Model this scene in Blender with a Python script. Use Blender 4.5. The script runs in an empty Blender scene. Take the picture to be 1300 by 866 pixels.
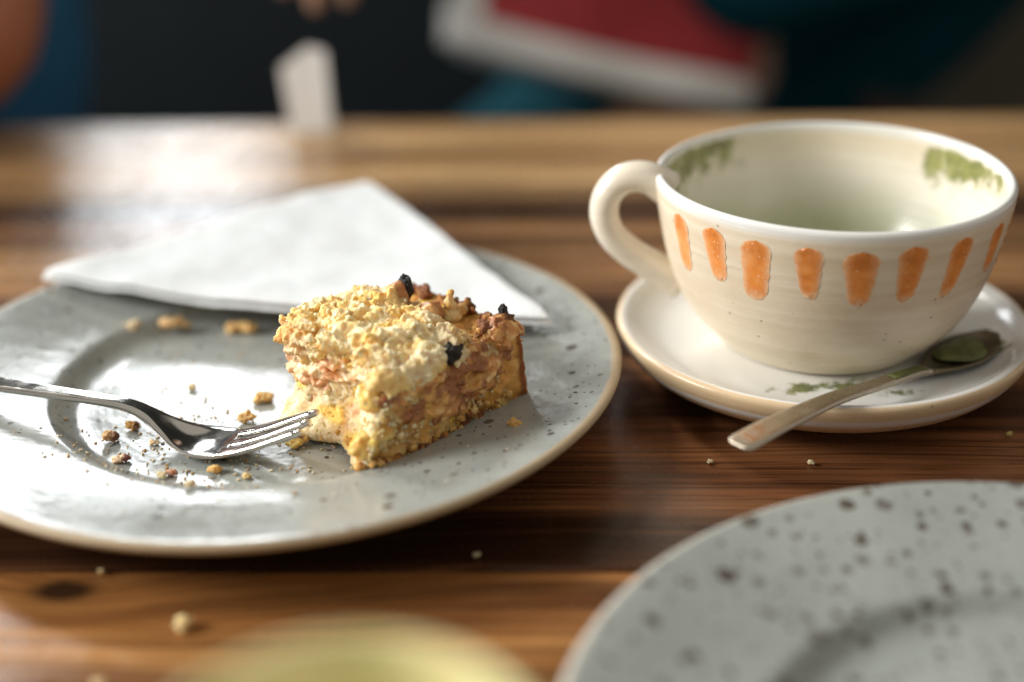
import bpy, bmesh, math, random
import numpy as np
from mathutils import Vector, Matrix, noise

random.seed(7)
R_ = math.radians
scn = bpy.context.scene
COL = scn.collection

# ------------------------------------------------------------------ camera, world, lamps, exposure
cam_d = bpy.data.cameras.new("camera")
cam = bpy.data.objects.new("camera", cam_d)
COL.objects.link(cam)
cam_d.sensor_width = 36.0
cam_d.lens = 50.0
cam_d.clip_start, cam_d.clip_end = 0.02, 50.0
PITCH, ROLL = 25.137, -1.154
cam.matrix_world = (Matrix.Translation((0, 0, 0.2355)) @ Matrix.Rotation(R_(90 - PITCH), 4, 'X')
                    @ Matrix.Rotation(R_(ROLL), 4, 'Z'))
cam_d.dof.use_dof = True
cam_d.dof.focus_distance = 0.462
cam_d.dof.aperture_fstop = 2.4
cam_d.dof.aperture_blades = 9
scn.camera = cam

world = bpy.data.worlds.new("World")
scn.world = world
world.use_nodes = True
bg = world.node_tree.nodes["Background"]
bg.inputs[0].default_value = (1.0, 0.92, 0.82, 1)
bg.inputs[1].default_value = 0.42

def area_lamp(name, loc, target, sx, sy, power, color):
    d = bpy.data.lights.new(name, 'AREA')
    d.shape = 'RECTANGLE'
    d.size, d.size_y, d.energy, d.color = sx, sy, power, color
    o = bpy.data.objects.new(name, d)
    COL.objects.link(o)
    o.location = loc
    o.rotation_euler = (Vector(target) - Vector(loc)).to_track_quat('-Z', 'Y').to_euler()
    return o

# daylight through the window behind the bench and through the tall window on the left
area_lamp("window_light_back", (-0.59, 2.42, 0.86), (-0.1, 0.45, 0.0), 0.32, 0.56, 7.5, (0.93, 0.97, 1.0))
area_lamp("window_light_key", (-1.59, 2.42, 1.92), (-0.05, 0.45, 0.0), 0.42, 0.50, 54, (1.0, 0.98, 0.94))
area_lamp("window_light_side", (-2.2, 0.35, 1.05), (0.0, 0.45, 0.0), 1.1, 0.95, 92, (1.0, 0.975, 0.94))

scn.view_settings.view_transform = 'Standard'
scn.view_settings.look = 'None'
scn.view_settings.gamma = 1.0
scn.view_settings.use_curve_mapping = False
scn.view_settings.exposure = 0.06
scn.cycles.max_bounces = 8
scn.cycles.use_denoising = True
scn.cycles.caustics_reflective = False

# ------------------------------------------------------------------ helpers
def link(name, mesh, mat=None, parent=None, smooth=True):
    o = bpy.data.objects.new(name, mesh)
    COL.objects.link(o)
    if mat is not None and len(mesh.materials) == 0:
        mesh.materials.append(mat)
    if smooth:
        mesh.polygons.foreach_set("use_smooth", [True] * len(mesh.polygons))
    if parent is not None:
        o.parent = parent
    return o

def thing(name, loc, label, cat, group=None, rz=0.0):
    o = bpy.data.objects.new(name, None)
    o.empty_display_size = 0.02
    COL.objects.link(o)
    o.location = loc
    o.rotation_euler = (0, 0, rz)
    tag(o, label, cat, group)
    return o

def tag(o, label, cat, group=None, kind=None):
    o["label"] = label
    o["category"] = cat
    if group: o["group"] = group
    if kind: o["kind"] = kind
    return o

def struct(o):
    o["kind"] = "structure"
    return o

def mesh_from(verts, faces, name="m"):
    m = bpy.data.meshes.new(name)
    m.from_pydata([tuple(v) for v in verts], [], faces)
    m.update()
    return m

def lathe(profile, n=96, closed=False, wob=None):
    """profile: list of (r, z). r == 0 ends are capped by a single vertex."""
    verts, faces, rings = [], [], []
    for (r, z) in profile:
        if r < 1e-7:
            rings.append([len(verts)]); verts.append((0, 0, z))
        else:
            ring = []
            for k in range(n):
                a = 2 * math.pi * k / n
                rr, zz = (r, z) if wob is None else wob(r, z, a)
                ring.append(len(verts)); verts.append((rr * math.cos(a), rr * math.sin(a), zz))
            rings.append(ring)
    pairs = list(zip(rings[:-1], rings[1:]))
    if closed: pairs.append((rings[-1], rings[0]))
    for A, B in pairs:
        if len(A) == 1 and len(B) == 1: continue
        for k in range(n):
            k2 = (k + 1) % n
            if len(A) == 1: faces.append((A[0], B[k2], B[k]))
            elif len(B) == 1: faces.append((A[k], A[k2], B[0]))
            else: faces.append((A[k], A[k2], B[k2], B[k]))
    m = mesh_from(verts, faces)
    bm = bmesh.new(); bm.from_mesh(m)
    bmesh.ops.recalc_face_normals(bm, faces=bm.faces)
    bm.to_mesh(m); bm.free()
    return m

def smooth_profile(pts, sub=6):
    """Catmull-Rom through the profile points."""
    P = [Vector((p[0], p[1])) for p in pts]
    P = [P[0]] + P + [P[-1]]
    out = []
    for i in range(1, len(P) - 2):
        a, b, c, d = P[i - 1], P[i], P[i + 1], P[i + 2]
        for k in range(sub):
            t = k / sub
            v = 0.5 * ((2 * b) + (c - a) * t + (2 * a - 5 * b + 4 * c - d) * t * t + (3 * b - a - 3 * c + d) * t ** 3)
            out.append((max(v.x, 0.0), v.y))
    out.append((P[-2].x, P[-2].y))
    return out

def smooth_path(pts, sub=8):
    P = [Vector(p) for p in pts]
    P = [P[0] * 2 - P[1]] + P + [P[-1] * 2 - P[-2]]
    out = []
    for i in range(1, len(P) - 2):
        a, b, c, d = P[i - 1], P[i], P[i + 1], P[i + 2]
        for k in range(sub):
            t = k / sub
            out.append(0.5 * ((2 * b) + (c - a) * t + (2 * a - 5 * b + 4 * c - d) * t * t + (3 * b - a - 3 * c + d) * t ** 3))
    out.append(P[-2].copy())
    return out

def tube(path, rad, n=16, cap=True):
    """rad: float or list of (a, b) radii along side / up."""
    verts, faces = [], []
    N = len(path)
    side0 = None
    for i, p in enumerate(path):
        t = (path[min(i + 1, N - 1)] - path[max(i - 1, 0)]).normalized()
        if side0 is None:
            side0 = t.cross(Vector((0, 0, 1)))
            if side0.length < 1e-3: side0 = Vector((1, 0, 0))
            side0.normalize()
        side = (side0 - t * side0.dot(t)).normalized()
        side0 = side
        up = side.cross(t)
        ra, rb = (rad, rad) if not isinstance(rad, (list, tuple)) else rad[i]
        for k in range(n):
            a = 2 * math.pi * k / n
            verts.append(p + side * (ra * math.cos(a)) + up * (rb * math.sin(a)))
    for i in range(N - 1):
        for k in range(n):
            k2 = (k + 1) % n
            faces.append((i * n + k, i * n + k2, (i + 1) * n + k2, (i + 1) * n + k))
    if cap:
        faces.append(tuple(range(n))[::-1]); faces.append(tuple((N - 1) * n + k for k in range(n)))
    m = mesh_from(verts, faces)
    bm = bmesh.new(); bm.from_mesh(m)
    bmesh.ops.recalc_face_normals(bm, faces=bm.faces)
    bm.to_mesh(m); bm.free()
    return m

def box_mesh(x0, x1, y0, y1, z0, z1, bev=0.0, seg=2):
    bm = bmesh.new()
    bmesh.ops.create_cube(bm, size=1.0)
    for v in bm.verts:
        v.co = Vector((x0 + (v.co.x + .5) * (x1 - x0), y0 + (v.co.y + .5) * (y1 - y0), z0 + (v.co.z + .5) * (z1 - z0)))
    if bev > 0:
        bmesh.ops.bevel(bm, geom=bm.edges[:], offset=bev, segments=seg, affect='EDGES', profile=0.6)
    m = bpy.data.meshes.new("box")
    bm.to_mesh(m); bm.free()
    return m

def evaluated(mesh, mods):
    """Apply modifiers (list of (type, dict)) to a mesh and return the result as a new mesh."""
    o = bpy.data.objects.new("tmp", mesh)
    COL.objects.link(o)
    for t, kw in mods:
        md = o.modifiers.new(t, t)
        for k, v in kw.items(): setattr(md, k, v)
    dg = bpy.context.evaluated_depsgraph_get()
    dg.update()
    m = bpy.data.meshes.new_from_object(o.evaluated_get(dg), depsgraph=dg)
    bpy.data.objects.remove(o)
    return m

def coords(m):
    a = np.empty(len(m.vertices) * 3); m.vertices.foreach_get("co", a); return a.reshape(-1, 3)

def normals(m):
    a = np.empty(len(m.vertices) * 3); m.vertices.foreach_get("normal", a); return a.reshape(-1, 3)

def set_coords(m, a):
    m.vertices.foreach_set("co", a.reshape(-1)); m.update()

def set_color(m, cols, name="Col"):
    at = m.color_attributes.new(name, 'FLOAT_COLOR', 'POINT')
    c = np.ones((len(m.vertices), 4)); c[:, :3] = cols
    at.data.foreach_set("color", c.reshape(-1))

def set_float(m, vals, name):
    at = m.attributes.new(name, 'FLOAT', 'POINT')
    at.data.foreach_set("value", np.asarray(vals, dtype=float))

def fbm(p, f, oct=3):
    s, a = 0.0, 1.0
    q = Vector(p) * f
    for _ in range(oct):
        s += a * noise.noise(q); q = q * 2.1 + Vector((3.1, 1.7, 9.2)); a *= 0.5
    return s

# ------------------------------------------------------------------ node helpers
class NT:
    def __init__(self, name):
        self.mat = bpy.data.materials.new(name)
        self.mat.use_nodes = True
        self.t = self.mat.node_tree
        self.b = self.t.nodes["Principled BSDF"]
        self.tc = self.t.nodes.new("ShaderNodeTexCoord")
    def n(self, typ, **kw):
        nd = self.t.nodes.new(typ)
        for k, v in kw.items(): setattr(nd, k, v)
        return nd
    def set(self, sock, v):
        if hasattr(v, "is_output") or isinstance(v, bpy.types.NodeSocket): self.t.links.new(v, sock)
        else: sock.default_value = v
    def math(self, op, a, b=0.0, c=0.0, clamp=False):
        nd = self.n("ShaderNodeMath", operation=op, use_clamp=clamp)
        for i, v in enumerate((a, b, c)): self.set(nd.inputs[i], v)
        return nd.outputs[0]
    def mapping(self, scale=(1, 1, 1), loc=(0, 0, 0), rot=(0, 0, 0), src=None):
        nd = self.n("ShaderNodeMapping")
        nd.inputs["Scale"].default_value = scale
        nd.inputs["Location"].default_value = loc
        nd.inputs["Rotation"].default_value = rot
        self.t.links.new(src or self.tc.outputs["Object"], nd.inputs[0])
        return nd.outputs[0]
    def noise(self, vec, scale, detail=4, rough=0.55, dist=0.0):
        nd = self.n("ShaderNodeTexNoise")
        self.t.links.new(vec, nd.inputs["Vector"])
        nd.inputs["Scale"].default_value = scale
        nd.inputs["Detail"].default_value = detail
        nd.inputs["Roughness"].default_value = rough
        nd.inputs["Distortion"].default_value = dist
        return nd.outputs["Fac"]
    def vor(self, vec, scale, dims='3D'):
        nd = self.n("ShaderNodeTexVoronoi", voronoi_dimensions=dims)
        self.t.links.new(vec, nd.inputs["Vector"])
        nd.inputs["Scale"].default_value = scale
        return nd
    def ramp(self, fac, stops):
        nd = self.n("ShaderNodeValToRGB")
        el = nd.color_ramp.elements
        while len(el) < len(stops): el.new(0.5)
        for e, (p, c) in zip(el, stops):
            e.position = p
            e.color = (*c, 1) if len(c) == 3 else c
        self.t.links.new(fac, nd.inputs[0])
        return nd.outputs["Color"]
    def maprange(self, v, a, b, c=0.0, d=1.0, smooth=True):
        nd = self.n("ShaderNodeMapRange")
        nd.interpolation_type = 'SMOOTHSTEP' if smooth else 'LINEAR'
        for i, x in enumerate((v, a, b, c, d)): self.set(nd.inputs[i], x)
        return nd.outputs[0]
    def mix(self, fac, a, b, blend='MIX'):
        nd = self.n("ShaderNodeMix", data_type='RGBA', blend_type=blend)
        self.set(nd.inputs[0], fac)
        for s, v in ((nd.inputs[6], a), (nd.inputs[7], b)):
            if isinstance(v, tuple): s.default_value = (*v, 1) if len(v) == 3 else v
            else: self.t.links.new(v, s)
        return nd.outputs[2]
    def bump(self, h, strength=0.3, dist=0.001, prev=None):
        nd = self.n("ShaderNodeBump")
        nd.inputs["Strength"].default_value = strength
        nd.inputs["Distance"].default_value = dist
        self.t.links.new(h, nd.inputs["Height"])
        if prev is not None: self.t.links.new(prev, nd.inputs["Normal"])
        return nd.outputs[0]
    def out(self, color=None, rough=None, normal=None, **kw):
        if color is not None: self.set(self.b.inputs["Base Color"], (*color, 1) if isinstance(color, tuple) and len(color) == 3 else color)
        if rough is not None: self.set(self.b.inputs["Roughness"], rough)
        if normal is not None: self.t.links.new(normal, self.b.inputs["Normal"])
        for k, v in kw.items(): self.set(self.b.inputs[k.replace("_", " ")], v)
        return self.mat

def simple(name, color, rough=0.6, vary=0.2, scale=40, bump=0.0, **kw):
    g = NT(name)
    v = g.mapping()
    f = g.noise(v, scale, 5)
    lo = tuple(c * (1 - vary) for c in color); hi = tuple(min(1, c * (1 + vary)) for c in color)
    col = g.ramp(f, [(0.3, lo), (0.7, hi)])
    nm = g.bump(g.noise(v, scale * 6, 3), bump, 0.001) if bump else None
    return g.out(col, rough, nm, **kw)

# ------------------------------------------------------------------ materials
def wood_mat(name, light, mid, dark, seed, bands=(), knots=(), dens=1.0, rough=0.25):
    """Planks run along X. bands: (y, half width, strength) of darker heartwood; knots: (x, y, rx, ry)."""
    g = NT(name)
    sep = g.n("ShaderNodeSeparateXYZ"); g.t.links.new(g.tc.outputs["Object"], sep.inputs[0])
    X, Y = sep.outputs[0], sep.outputs[1]
    warp = g.noise(g.mapping((2.2, 5, 1), (seed, seed * .7, 0)), 1.6, 2)
    off = g.math('MULTIPLY', g.math('SUBTRACT', warp, 0.5), 0.030)
    Yw = g.math('ADD', Y, off)
    for (kx, ky, rx, ry) in knots:                              # grain swerves round a knot
        dx = g.math('DIVIDE', g.math('SUBTRACT', X, kx), rx * 3.0)
        dy = g.math('DIVIDE', g.math('SUBTRACT', Y, ky), ry * 3.0)
        e = g.math('POWER', 2.718, g.math('MULTIPLY', g.math('ADD', g.math('MULTIPLY', dx, dx), g.math('MULTIPLY', dy, dy)), -1.0))
        Yw = g.math('ADD', Yw, g.math('MULTIPLY', e, ry * 1.5))
    cmb = g.n("ShaderNodeCombineXYZ")
    g.t.links.new(X, cmb.inputs[0]); g.t.links.new(Yw, cmb.inputs[1]); cmb.inputs[2].default_value = seed
    V = cmb.outputs[0]
    broad = g.noise(g.mapping((2.2, 20 * dens, 1), (seed * 2.1, 0, 0), src=V), 1.5, 4, 0.6)
    rings = g.noise(g.mapping((1.6, 95 * dens, 1), (seed, 0, 0), src=V), 1.5, 4, 0.6)
    fine = g.noise(g.mapping((7, 420, 1), (seed, 0, 0), src=V), 1.4, 4, 0.65)
    pores = g.noise(g.mapping((28, 900, 1), (seed, 3, 0), src=V), 1.2, 2, 0.5)
    base = g.ramp(broad, [(0.30, dark), (0.48, mid), (0.68, light)])
    ringd = g.maprange(rings, 0.42, 0.66)
    col = g.mix(g.math('MULTIPLY', ringd, 0.55), base, tuple(c * 0.42 for c in mid))
    col = g.mix(g.math('MULTIPLY', g.maprange(fine, 0.44, 0.66), 0.72), col, tuple(c * 0.35 for c in dark))
    col = g.mix(g.math('MULTIPLY', g.maprange(pores, 0.60, 0.7), 0.5), col, tuple(c * 0.30 for c in dark))
    wob = g.math('MULTIPLY', g.math('SUBTRACT', g.noise(g.mapping((3.2, 30, 1), (seed + 4, 0, 0)), 1.3, 3), 0.5), 0.022)
    for (by, hw, st) in bands:
        d = g.math('ABSOLUTE', g.math('SUBTRACT', g.math('ADD', Y, wob), by))
        msk = g.maprange(d, hw * 0.35, hw * 1.25, st, 0.0)
        msk = g.math('MULTIPLY', msk, g.maprange(rings, 0.25, 0.55, 0.75, 1.0))
        col = g.mix(msk, col, tuple(c * 0.22 for c in dark))
    for (kx, ky, rx, ry) in knots:
        nz = g.math('MULTIPLY', g.math('SUBTRACT', g.noise(g.mapping((1, 1, 1)), 160, 2), 0.5), 0.5)
        dx = g.math('DIVIDE', g.math('SUBTRACT', X, kx), rx); dy = g.math('DIVIDE', g.math('SUBTRACT', Y, ky), ry)
        q = g.math('ADD', g.math('SQRT', g.math('ADD', g.math('MULTIPLY', dx, dx), g.math('MULTIPLY', dy, dy))), nz)
        col = g.mix(g.maprange(q, 1.0, 2.8, 0.55, 0.0), col, tuple(c * 0.5 for c in mid))
        col = g.mix(g.maprange(q, 0.55, 1.5, 0.9, 0.0), col, (0.010, 0.006, 0.004))
    scr = g.noise(g.mapping((60, 30, 1), (seed, 0, 0), rot=(0, 0, 0.5)), 1.0, 6, 0.7)
    rg = g.math('ADD', g.math('MULTIPLY', g.maprange(scr, 0.35, 0.75, 0, 1), 0.16), g.math('MULTIPLY', rings, 0.12))
    rg = g.math('ADD', rg, rough - 0.12)
    nm = g.bump(fine, 0.35, 0.0005)
    nm = g.bump(rings, 0.30, 0.0008, nm)
    nm = g.bump(g.noise(g.mapping((5, 9, 1), (seed, 0, 0)), 3, 3), 0.10, 0.004, nm)
    return g.out(col, rg, nm, Specular_IOR_Level=0.38)

def glaze_mat(name, base, base2, edge, specks, edge_r, rough=0.13, under=True, speck_col=(0.050, 0.030, 0.020)):
    """Speckled stoneware. specks: (scale, presence threshold, size)."""
    g = NT(name)
    sep = g.n("ShaderNodeSeparateXYZ"); g.t.links.new(g.tc.outputs["Object"], sep.inputs[0])
    flat = g.mapping((1, 1, 0.0))
    mott = g.noise(g.mapping((1, 1, 1)), 26, 6, 0.62)
    col = g.ramp(mott, [(0.32, base2), (0.66, base)])
    grainy = g.noise(g.mapping((1, 1, 1)), 420, 3, 0.6)
    col = g.mix(g.math('MULTIPLY', g.maprange(grainy, 0.55, 0.75), 0.22), col, tuple(c * 0.62 for c in base2))
    jit = g.n("ShaderNodeTexNoise"); g.t.links.new(flat, jit.inputs["Vector"]); jit.inputs["Scale"].default_value = 300
    add = g.n("ShaderNodeVectorMath", operation='MULTIPLY_ADD')
    g.t.links.new(jit.outputs["Color"], add.inputs[0]); add.inputs[1].default_value = (0.0012, 0.0012, 0); g.t.links.new(flat, add.inputs[2])
    hsum = None
    for (sc, thr, size) in specks:
        v = g.vor(add.outputs[0], sc, '2D')
        sc_ = g.n("ShaderNodeSeparateColor"); g.t.links.new(v.outputs["Color"], sc_.inputs[0])
        rad = g.math('MULTIPLY', g.math('SUBTRACT', sc_.outputs[0], thr, clamp=True), size / (1 - thr))
        rad = g.math('MULTIPLY', rad, g.math('MULTIPLY_ADD', sc_.outputs[1], 0.7, 0.5))
        k = g.math('SUBTRACT', rad, v.outputs["Distance"])
        m = g.maprange(k, -0.02, 0.045, 0.0, 1.0)
        m = g.math('MULTIPLY', m, g.math('GREATER_THAN', sc_.outputs[0], thr))
        m = g.math('MULTIPLY', m, g.math('MULTIPLY_ADD', sc_.outputs[2], 0.45, 0.52))
        col = g.mix(m, col, speck_col)
        hsum = m if hsum is None else g.math('MAXIMUM', hsum, m)
    # bare clay where the glaze thins at the lip and below
    x2 = g.math('MULTIPLY', sep.outputs[0], sep.outputs[0]); y2 = g.math('MULTIPLY', sep.outputs[1], sep.outputs[1])
    r = g.math('SQRT', g.math('ADD', x2, y2))
    rn = g.math('ADD', r, g.math('MULTIPLY', g.math('SUBTRACT', g.noise(flat, 60, 3), 0.5), 0.0016))
    e = g.maprange(rn, edge_r - 0.0011, edge_r + 0.0006)
    sn = g.n("ShaderNodeSeparateXYZ"); g.t.links.new(g.tc.outputs["Normal"], sn.inputs[0])
    e = g.math('MAXIMUM', e, g.maprange(sn.outputs[2], 0.30, 0.0, 0.0, 1.0))
    col = g.mix(e, col, g.mix(g.noise(g.mapping((1, 1, 1)), 90, 4), edge, tuple(c * 0.72 for c in edge)))
    wave = g.noise(g.mapping((1, 1, 1)), 34, 3, 0.5)
    rip = g.math('SINE', g.math('MULTIPLY', r, 2100.0))
    nm = g.bump(wave, 0.22, 0.0022)
    nm = g.bump(rip, 0.012, 0.0003, nm)
    nm = g.bump(grainy, 0.10, 0.0006, nm)
    rg = g.math('ADD', g.math('MULTIPLY', e, 0.32), g.math('MULTIPLY_ADD', g.maprange(g.noise(g.mapping((1, 1.8, 0), rot=(0, 0, 0.7)), 46, 6, 0.68, 1.2), 0.35, 0.68), 0.16, rough - 0.04))
    return g.out(col, rg, nm, Specular_IOR_Level=0.45)

def vcol_mat(name, rough=0.7, sss=0.25, sss_r=(0.004, 0.0022, 0.001), fine=1500, bump=0.5, spec=0.3, vary=0.25, coat=0.0):
    g = NT(name)
    a = g.n("ShaderNodeAttribute"); a.attribute_name = "Col"
    v = g.mapping()
    f1 = g.noise(v, fine, 4, 0.7)
    f2 = g.noise(v, fine * 0.28, 4, 0.6)
    m = g.math('MULTIPLY_ADD', f1, vary * 2, 1 - vary)
    m = g.math('MULTIPLY', m, g.math('MULTIPLY_ADD', f2, vary * 2, 1 - vary))
    col = g.mix(1.0, a.outputs["Color"], m, 'MULTIPLY')
    nm = g.bump(f1, bump, 0.0007)
    nm = g.bump(f2, bump * 0.8, 0.0015, nm)
    mat = g.out(col, rough, nm, Specular_IOR_Level=spec, Subsurface_Weight=sss, Coat_Weight=coat, Coat_Roughness=0.2)
    g.b.inputs["Subsurface Radius"].default_value = sss_r
    g.b.inputs["Subsurface Scale"].default_value = 1.0
    return mat

def metal_mat(name, color=(0.62, 0.60, 0.57), rough=0.16, dirt=0.0):
    g = NT(name)
    v = g.mapping((1, 1, 1))
    f = g.noise(v, 130, 5, 0.65)
    s = g.noise(g.mapping((30, 500, 300)), 1.0, 3)
    rg = g.math('ADD', g.maprange(f, 0.4, 0.7, rough * 0.7, rough * 1.7), g.math('MULTIPLY', s, 0.05))
    col = g.mix(g.maprange(g.noise(v, 55, 5), 0.5, 0.72, 0, 0.35), color, tuple(c * 0.72 for c in color))
    nm = g.bump(s, 0.05, 0.0003)
    nm = g.bump(g.noise(v, 60, 2), 0.06, 0.002, nm)
    return g.out(col, rg, nm, Metallic=1.0)

MAT = {}
MAT["fork"] = metal_mat("fork_steel", (0.66, 0.64, 0.60), 0.12)
MAT["spoon"] = metal_mat("spoon_steel", (0.50, 0.44, 0.35), 0.26)
MAT["plate"] = glaze_mat("speckled_glaze", (0.345, 0.366, 0.342), (0.262, 0.283, 0.266), (0.44, 0.34, 0.21),
                         [(105, 0.74, 0.24), (210, 0.72, 0.24), (420, 0.72, 0.26)], 0.1176, 0.13)
MAT["plate_b"] = glaze_mat("coarse_speckled_glaze", (0.332, 0.354, 0.330), (0.260, 0.284, 0.266), (0.50, 0.47, 0.40),
                           [(100, 0.30, 0.30), (165, 0.40, 0.32), (300, 0.6, 0.3)], 0.1186, 0.22)
MAT["saucer"] = None
MAT["floor"] = simple("dark_floor", (0.035, 0.028, 0.022), 0.6, 0.3, 6)
MAT["wall"] = simple("dark_wall", (0.014, 0.017, 0.016), 0.8, 0.2, 8)

# ------------------------------------------------------------------ the room behind (far out of focus)
FLOOR_Z = -0.74
struct(link("floor", box_mesh(-3.2, 3.2, -1.6, 2.62, FLOOR_Z - 0.1, FLOOR_Z), MAT["floor"], smooth=False))
def wall(name, along, pos, a0, a1, z0, z1, holes, th=0.12):
    """a wall with rectangular window openings (a0, a1, z0, z1), given left to right"""
    bm = bmesh.new()
    def add(A0, A1, Z0, Z1):
        mm = box_mesh(A0, A1, pos, pos + th, Z0, Z1) if along == 'x' else box_mesh(pos - th, pos, A0, A1, Z0, Z1)
        bm.from_mesh(mm)
    a = a0
    for (h0, h1, g0, g1) in holes:
        add(a, h0, z0, z1); add(h0, h1, z0, g0); add(h0, h1, g1, z1); a = h1
    add(a, a1, z0, z1)
    m = bpy.data.meshes.new(name); bm.to_mesh(m); bm.free()
    return struct(link(name, m, MAT["wall"], smooth=False))
wall("wall_back", 'x', 2.62, -3.2, 3.2, FLOOR_Z, 2.6, [(-2.0, -1.2, 1.5, 2.35), (-0.76, -0.42, 0.50, 1.24)])
wall("wall_left", 'y', -2.4, -1.6, 2.62, FLOOR_Z, 2.6, [(-0.4, 1.1, 0.45, 1.65)])

leather = simple("black_leather", (0.004, 0.007, 0.009), 0.7, 0.3, 30, 0.2, Specular_IOR_Level=0.2)
dark_wood = simple("dark_stained_wood", (0.030, 0.018, 0.010), 0.5, 0.3, 12)
bench = thing("bench", (-0.1, 1.48, FLOOR_Z), "long black upholstered bench far out of focus behind the table", "bench")
link("seat", box_mesh(-1.15, 1.05, -0.20, 0.30, 0.34, 0.45, 0.03, 3), leather, bench)
link("backrest", box_mesh(-1.15, 1.05, 0.31, 0.40, 0.40, 0.86, 0.03, 3), leather, bench)
for sx in (-1.05, 0.95):
    for sy in (-0.12, 0.30):
        link("leg", box_mesh(sx - .03, sx + .03, sy - .03, sy + .03, 0.0, 0.345, 0.004, 1), dark_wood, bench)
olive = simple("olive_brown_wood", (0.060, 0.052, 0.032), 0.6, 0.25, 9)
part_ = thing("partition_panel", (0.62, 1.28, FLOOR_Z), "dull olive brown wooden panel standing blurred behind the cup", "panel")
link("board", box_mesh(-0.255, 0.34, -0.012, 0.012, 0.05, 0.98, 0.003, 1), olive, part_, smooth=False)
link("post", box_mesh(-0.300, -0.257, -0.025, 0.025, 0.0, 1.02, 0.004, 1), dark_wood, part_, smooth=False)
link("post", box_mesh(0.342, 0.385, -0.025, 0.025, 0.0, 1.02, 0.004, 1), dark_wood, part_, smooth=False)

# ------------------------------------------------------------------ people across the table (only their laps, hands and arms in view)
def skin_body(nodes, edges, root, sub=2):
    """nodes: {name: (co, r)}; one continuous skinned surface."""
    keys = list(nodes)
    ix = {k: i for i, k in enumerate(keys)}
    m = bpy.data.meshes.new("skin")
    m.from_pydata([nodes[k][0] for k in keys], [(ix[a], ix[b]) for a, b in edges], [])
    o = bpy.data.objects.new("tmp_skin", m); COL.objects.link(o)
    md = o.modifiers.new("Skin", 'SKIN'); md.use_smooth_shade = True
    sv = m.skin_vertices[0].data
    for k in keys:
        r = nodes[k][1]
        sv[ix[k]].radius = (r, r) if not isinstance(r, tuple) else r
        sv[ix[k]].use_root = (k == root)
    s = o.modifiers.new("Sub", 'SUBSURF'); s.levels = sub; s.render_levels = sub
    dg = bpy.context.evaluated_depsgraph_get(); dg.update()
    out = bpy.data.meshes.new_from_object(o.evaluated_get(dg), depsgraph=dg)
    bpy.data.objects.remove(o)
    return out

def chain(nodes, edges, prefix, pts, start=None):
    last = start
    for i, (co, r) in enumerate(pts):
        k = "%s%d" % (prefix, i)
        nodes[k] = (Vector(co), r)
        if last: edges.append((last, k))
        last = k
    return last

def add_hand(nodes, edges, wrist, wp, d, palm_n, side, s=1.0, curl=0.5):
    """wrist node name, position, direction of the hand, palm normal, side = direction of the thumb."""
    d, palm_n, side = Vector(d).normalized(), Vector(palm_n).normalized(), Vector(side).normalized()
    p = Vector(wp) + d * 0.055 * s
    nodes[wrist + "palm"] = (p, (0.036 * s, 0.016 * s)); edges.append((wrist, wrist + "palm"))
    kn = p + d * 0.025 * s
    nodes[wrist + "knuck"] = (kn, (0.038 * s, 0.013 * s)); edges.append((wrist + "palm", wrist + "knuck"))
    for i, (o, L) in enumerate(((0.030, 0.070), (0.010, 0.080), (-0.010, 0.074), (-0.029, 0.058))):
        q = kn + side * o * s + d * 0.012 * s
        pts = []
        for j, f in enumerate((0.0, 0.42, 0.74, 1.0)):
            a = curl * (0.2 + j * 0.45)
            if j: q = q + (d * math.cos(a) + palm_n * math.sin(a)) * L * s * (f - pf)
            pf = f
            pts.append((q.copy(), (0.0088 - 0.0012 * j) * s))
        chain(nodes, edges, wrist + "f%d_" % i, pts, wrist + "knuck")
    t0 = p + side * 0.030 * s - d * 0.015 * s
    chain(nodes, edges, wrist + "th", [(t0, 0.012 * s), (t0 + (side * 0.6 + d * 0.7 + palm_n * 0.3) * 0.034 * s, 0.0098 * s),
                                       (t0 + (side * 0.6 + d * 1.7 + palm_n * 0.7) * 0.036 * s, 0.0085 * s)], wrist + "palm")

skin_m = simple("skin", (0.40, 0.155, 0.085), 0.5, 0.12, 25, 0.1, Subsurface_Weight=0.1)
skin_pale = simple("pale_skin", (0.46, 0.29, 0.20), 0.5, 0.12, 25, 0.1, Subsurface_Weight=0.1)
blue_shirt = simple("blue_cotton", (0.030, 0.17, 0.34), 0.8, 0.25, 60, 0.3)
black_knit = simple("black_knit", (0.005, 0.006, 0.006), 0.9, 0.3, 80, 0.4)
denim = simple("dark_blue_denim", (0.010, 0.040, 0.085), 0.85, 0.35, 120, 0.4)
teal_denim = simple("teal_denim", (0.003, 0.050, 0.072), 0.95, 0.3, 120, 0.4, Specular_IOR_Level=0.1)
hair_m = simple("brown_hair", (0.05, 0.03, 0.02), 0.6, 0.4, 90, 0.4)

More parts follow.
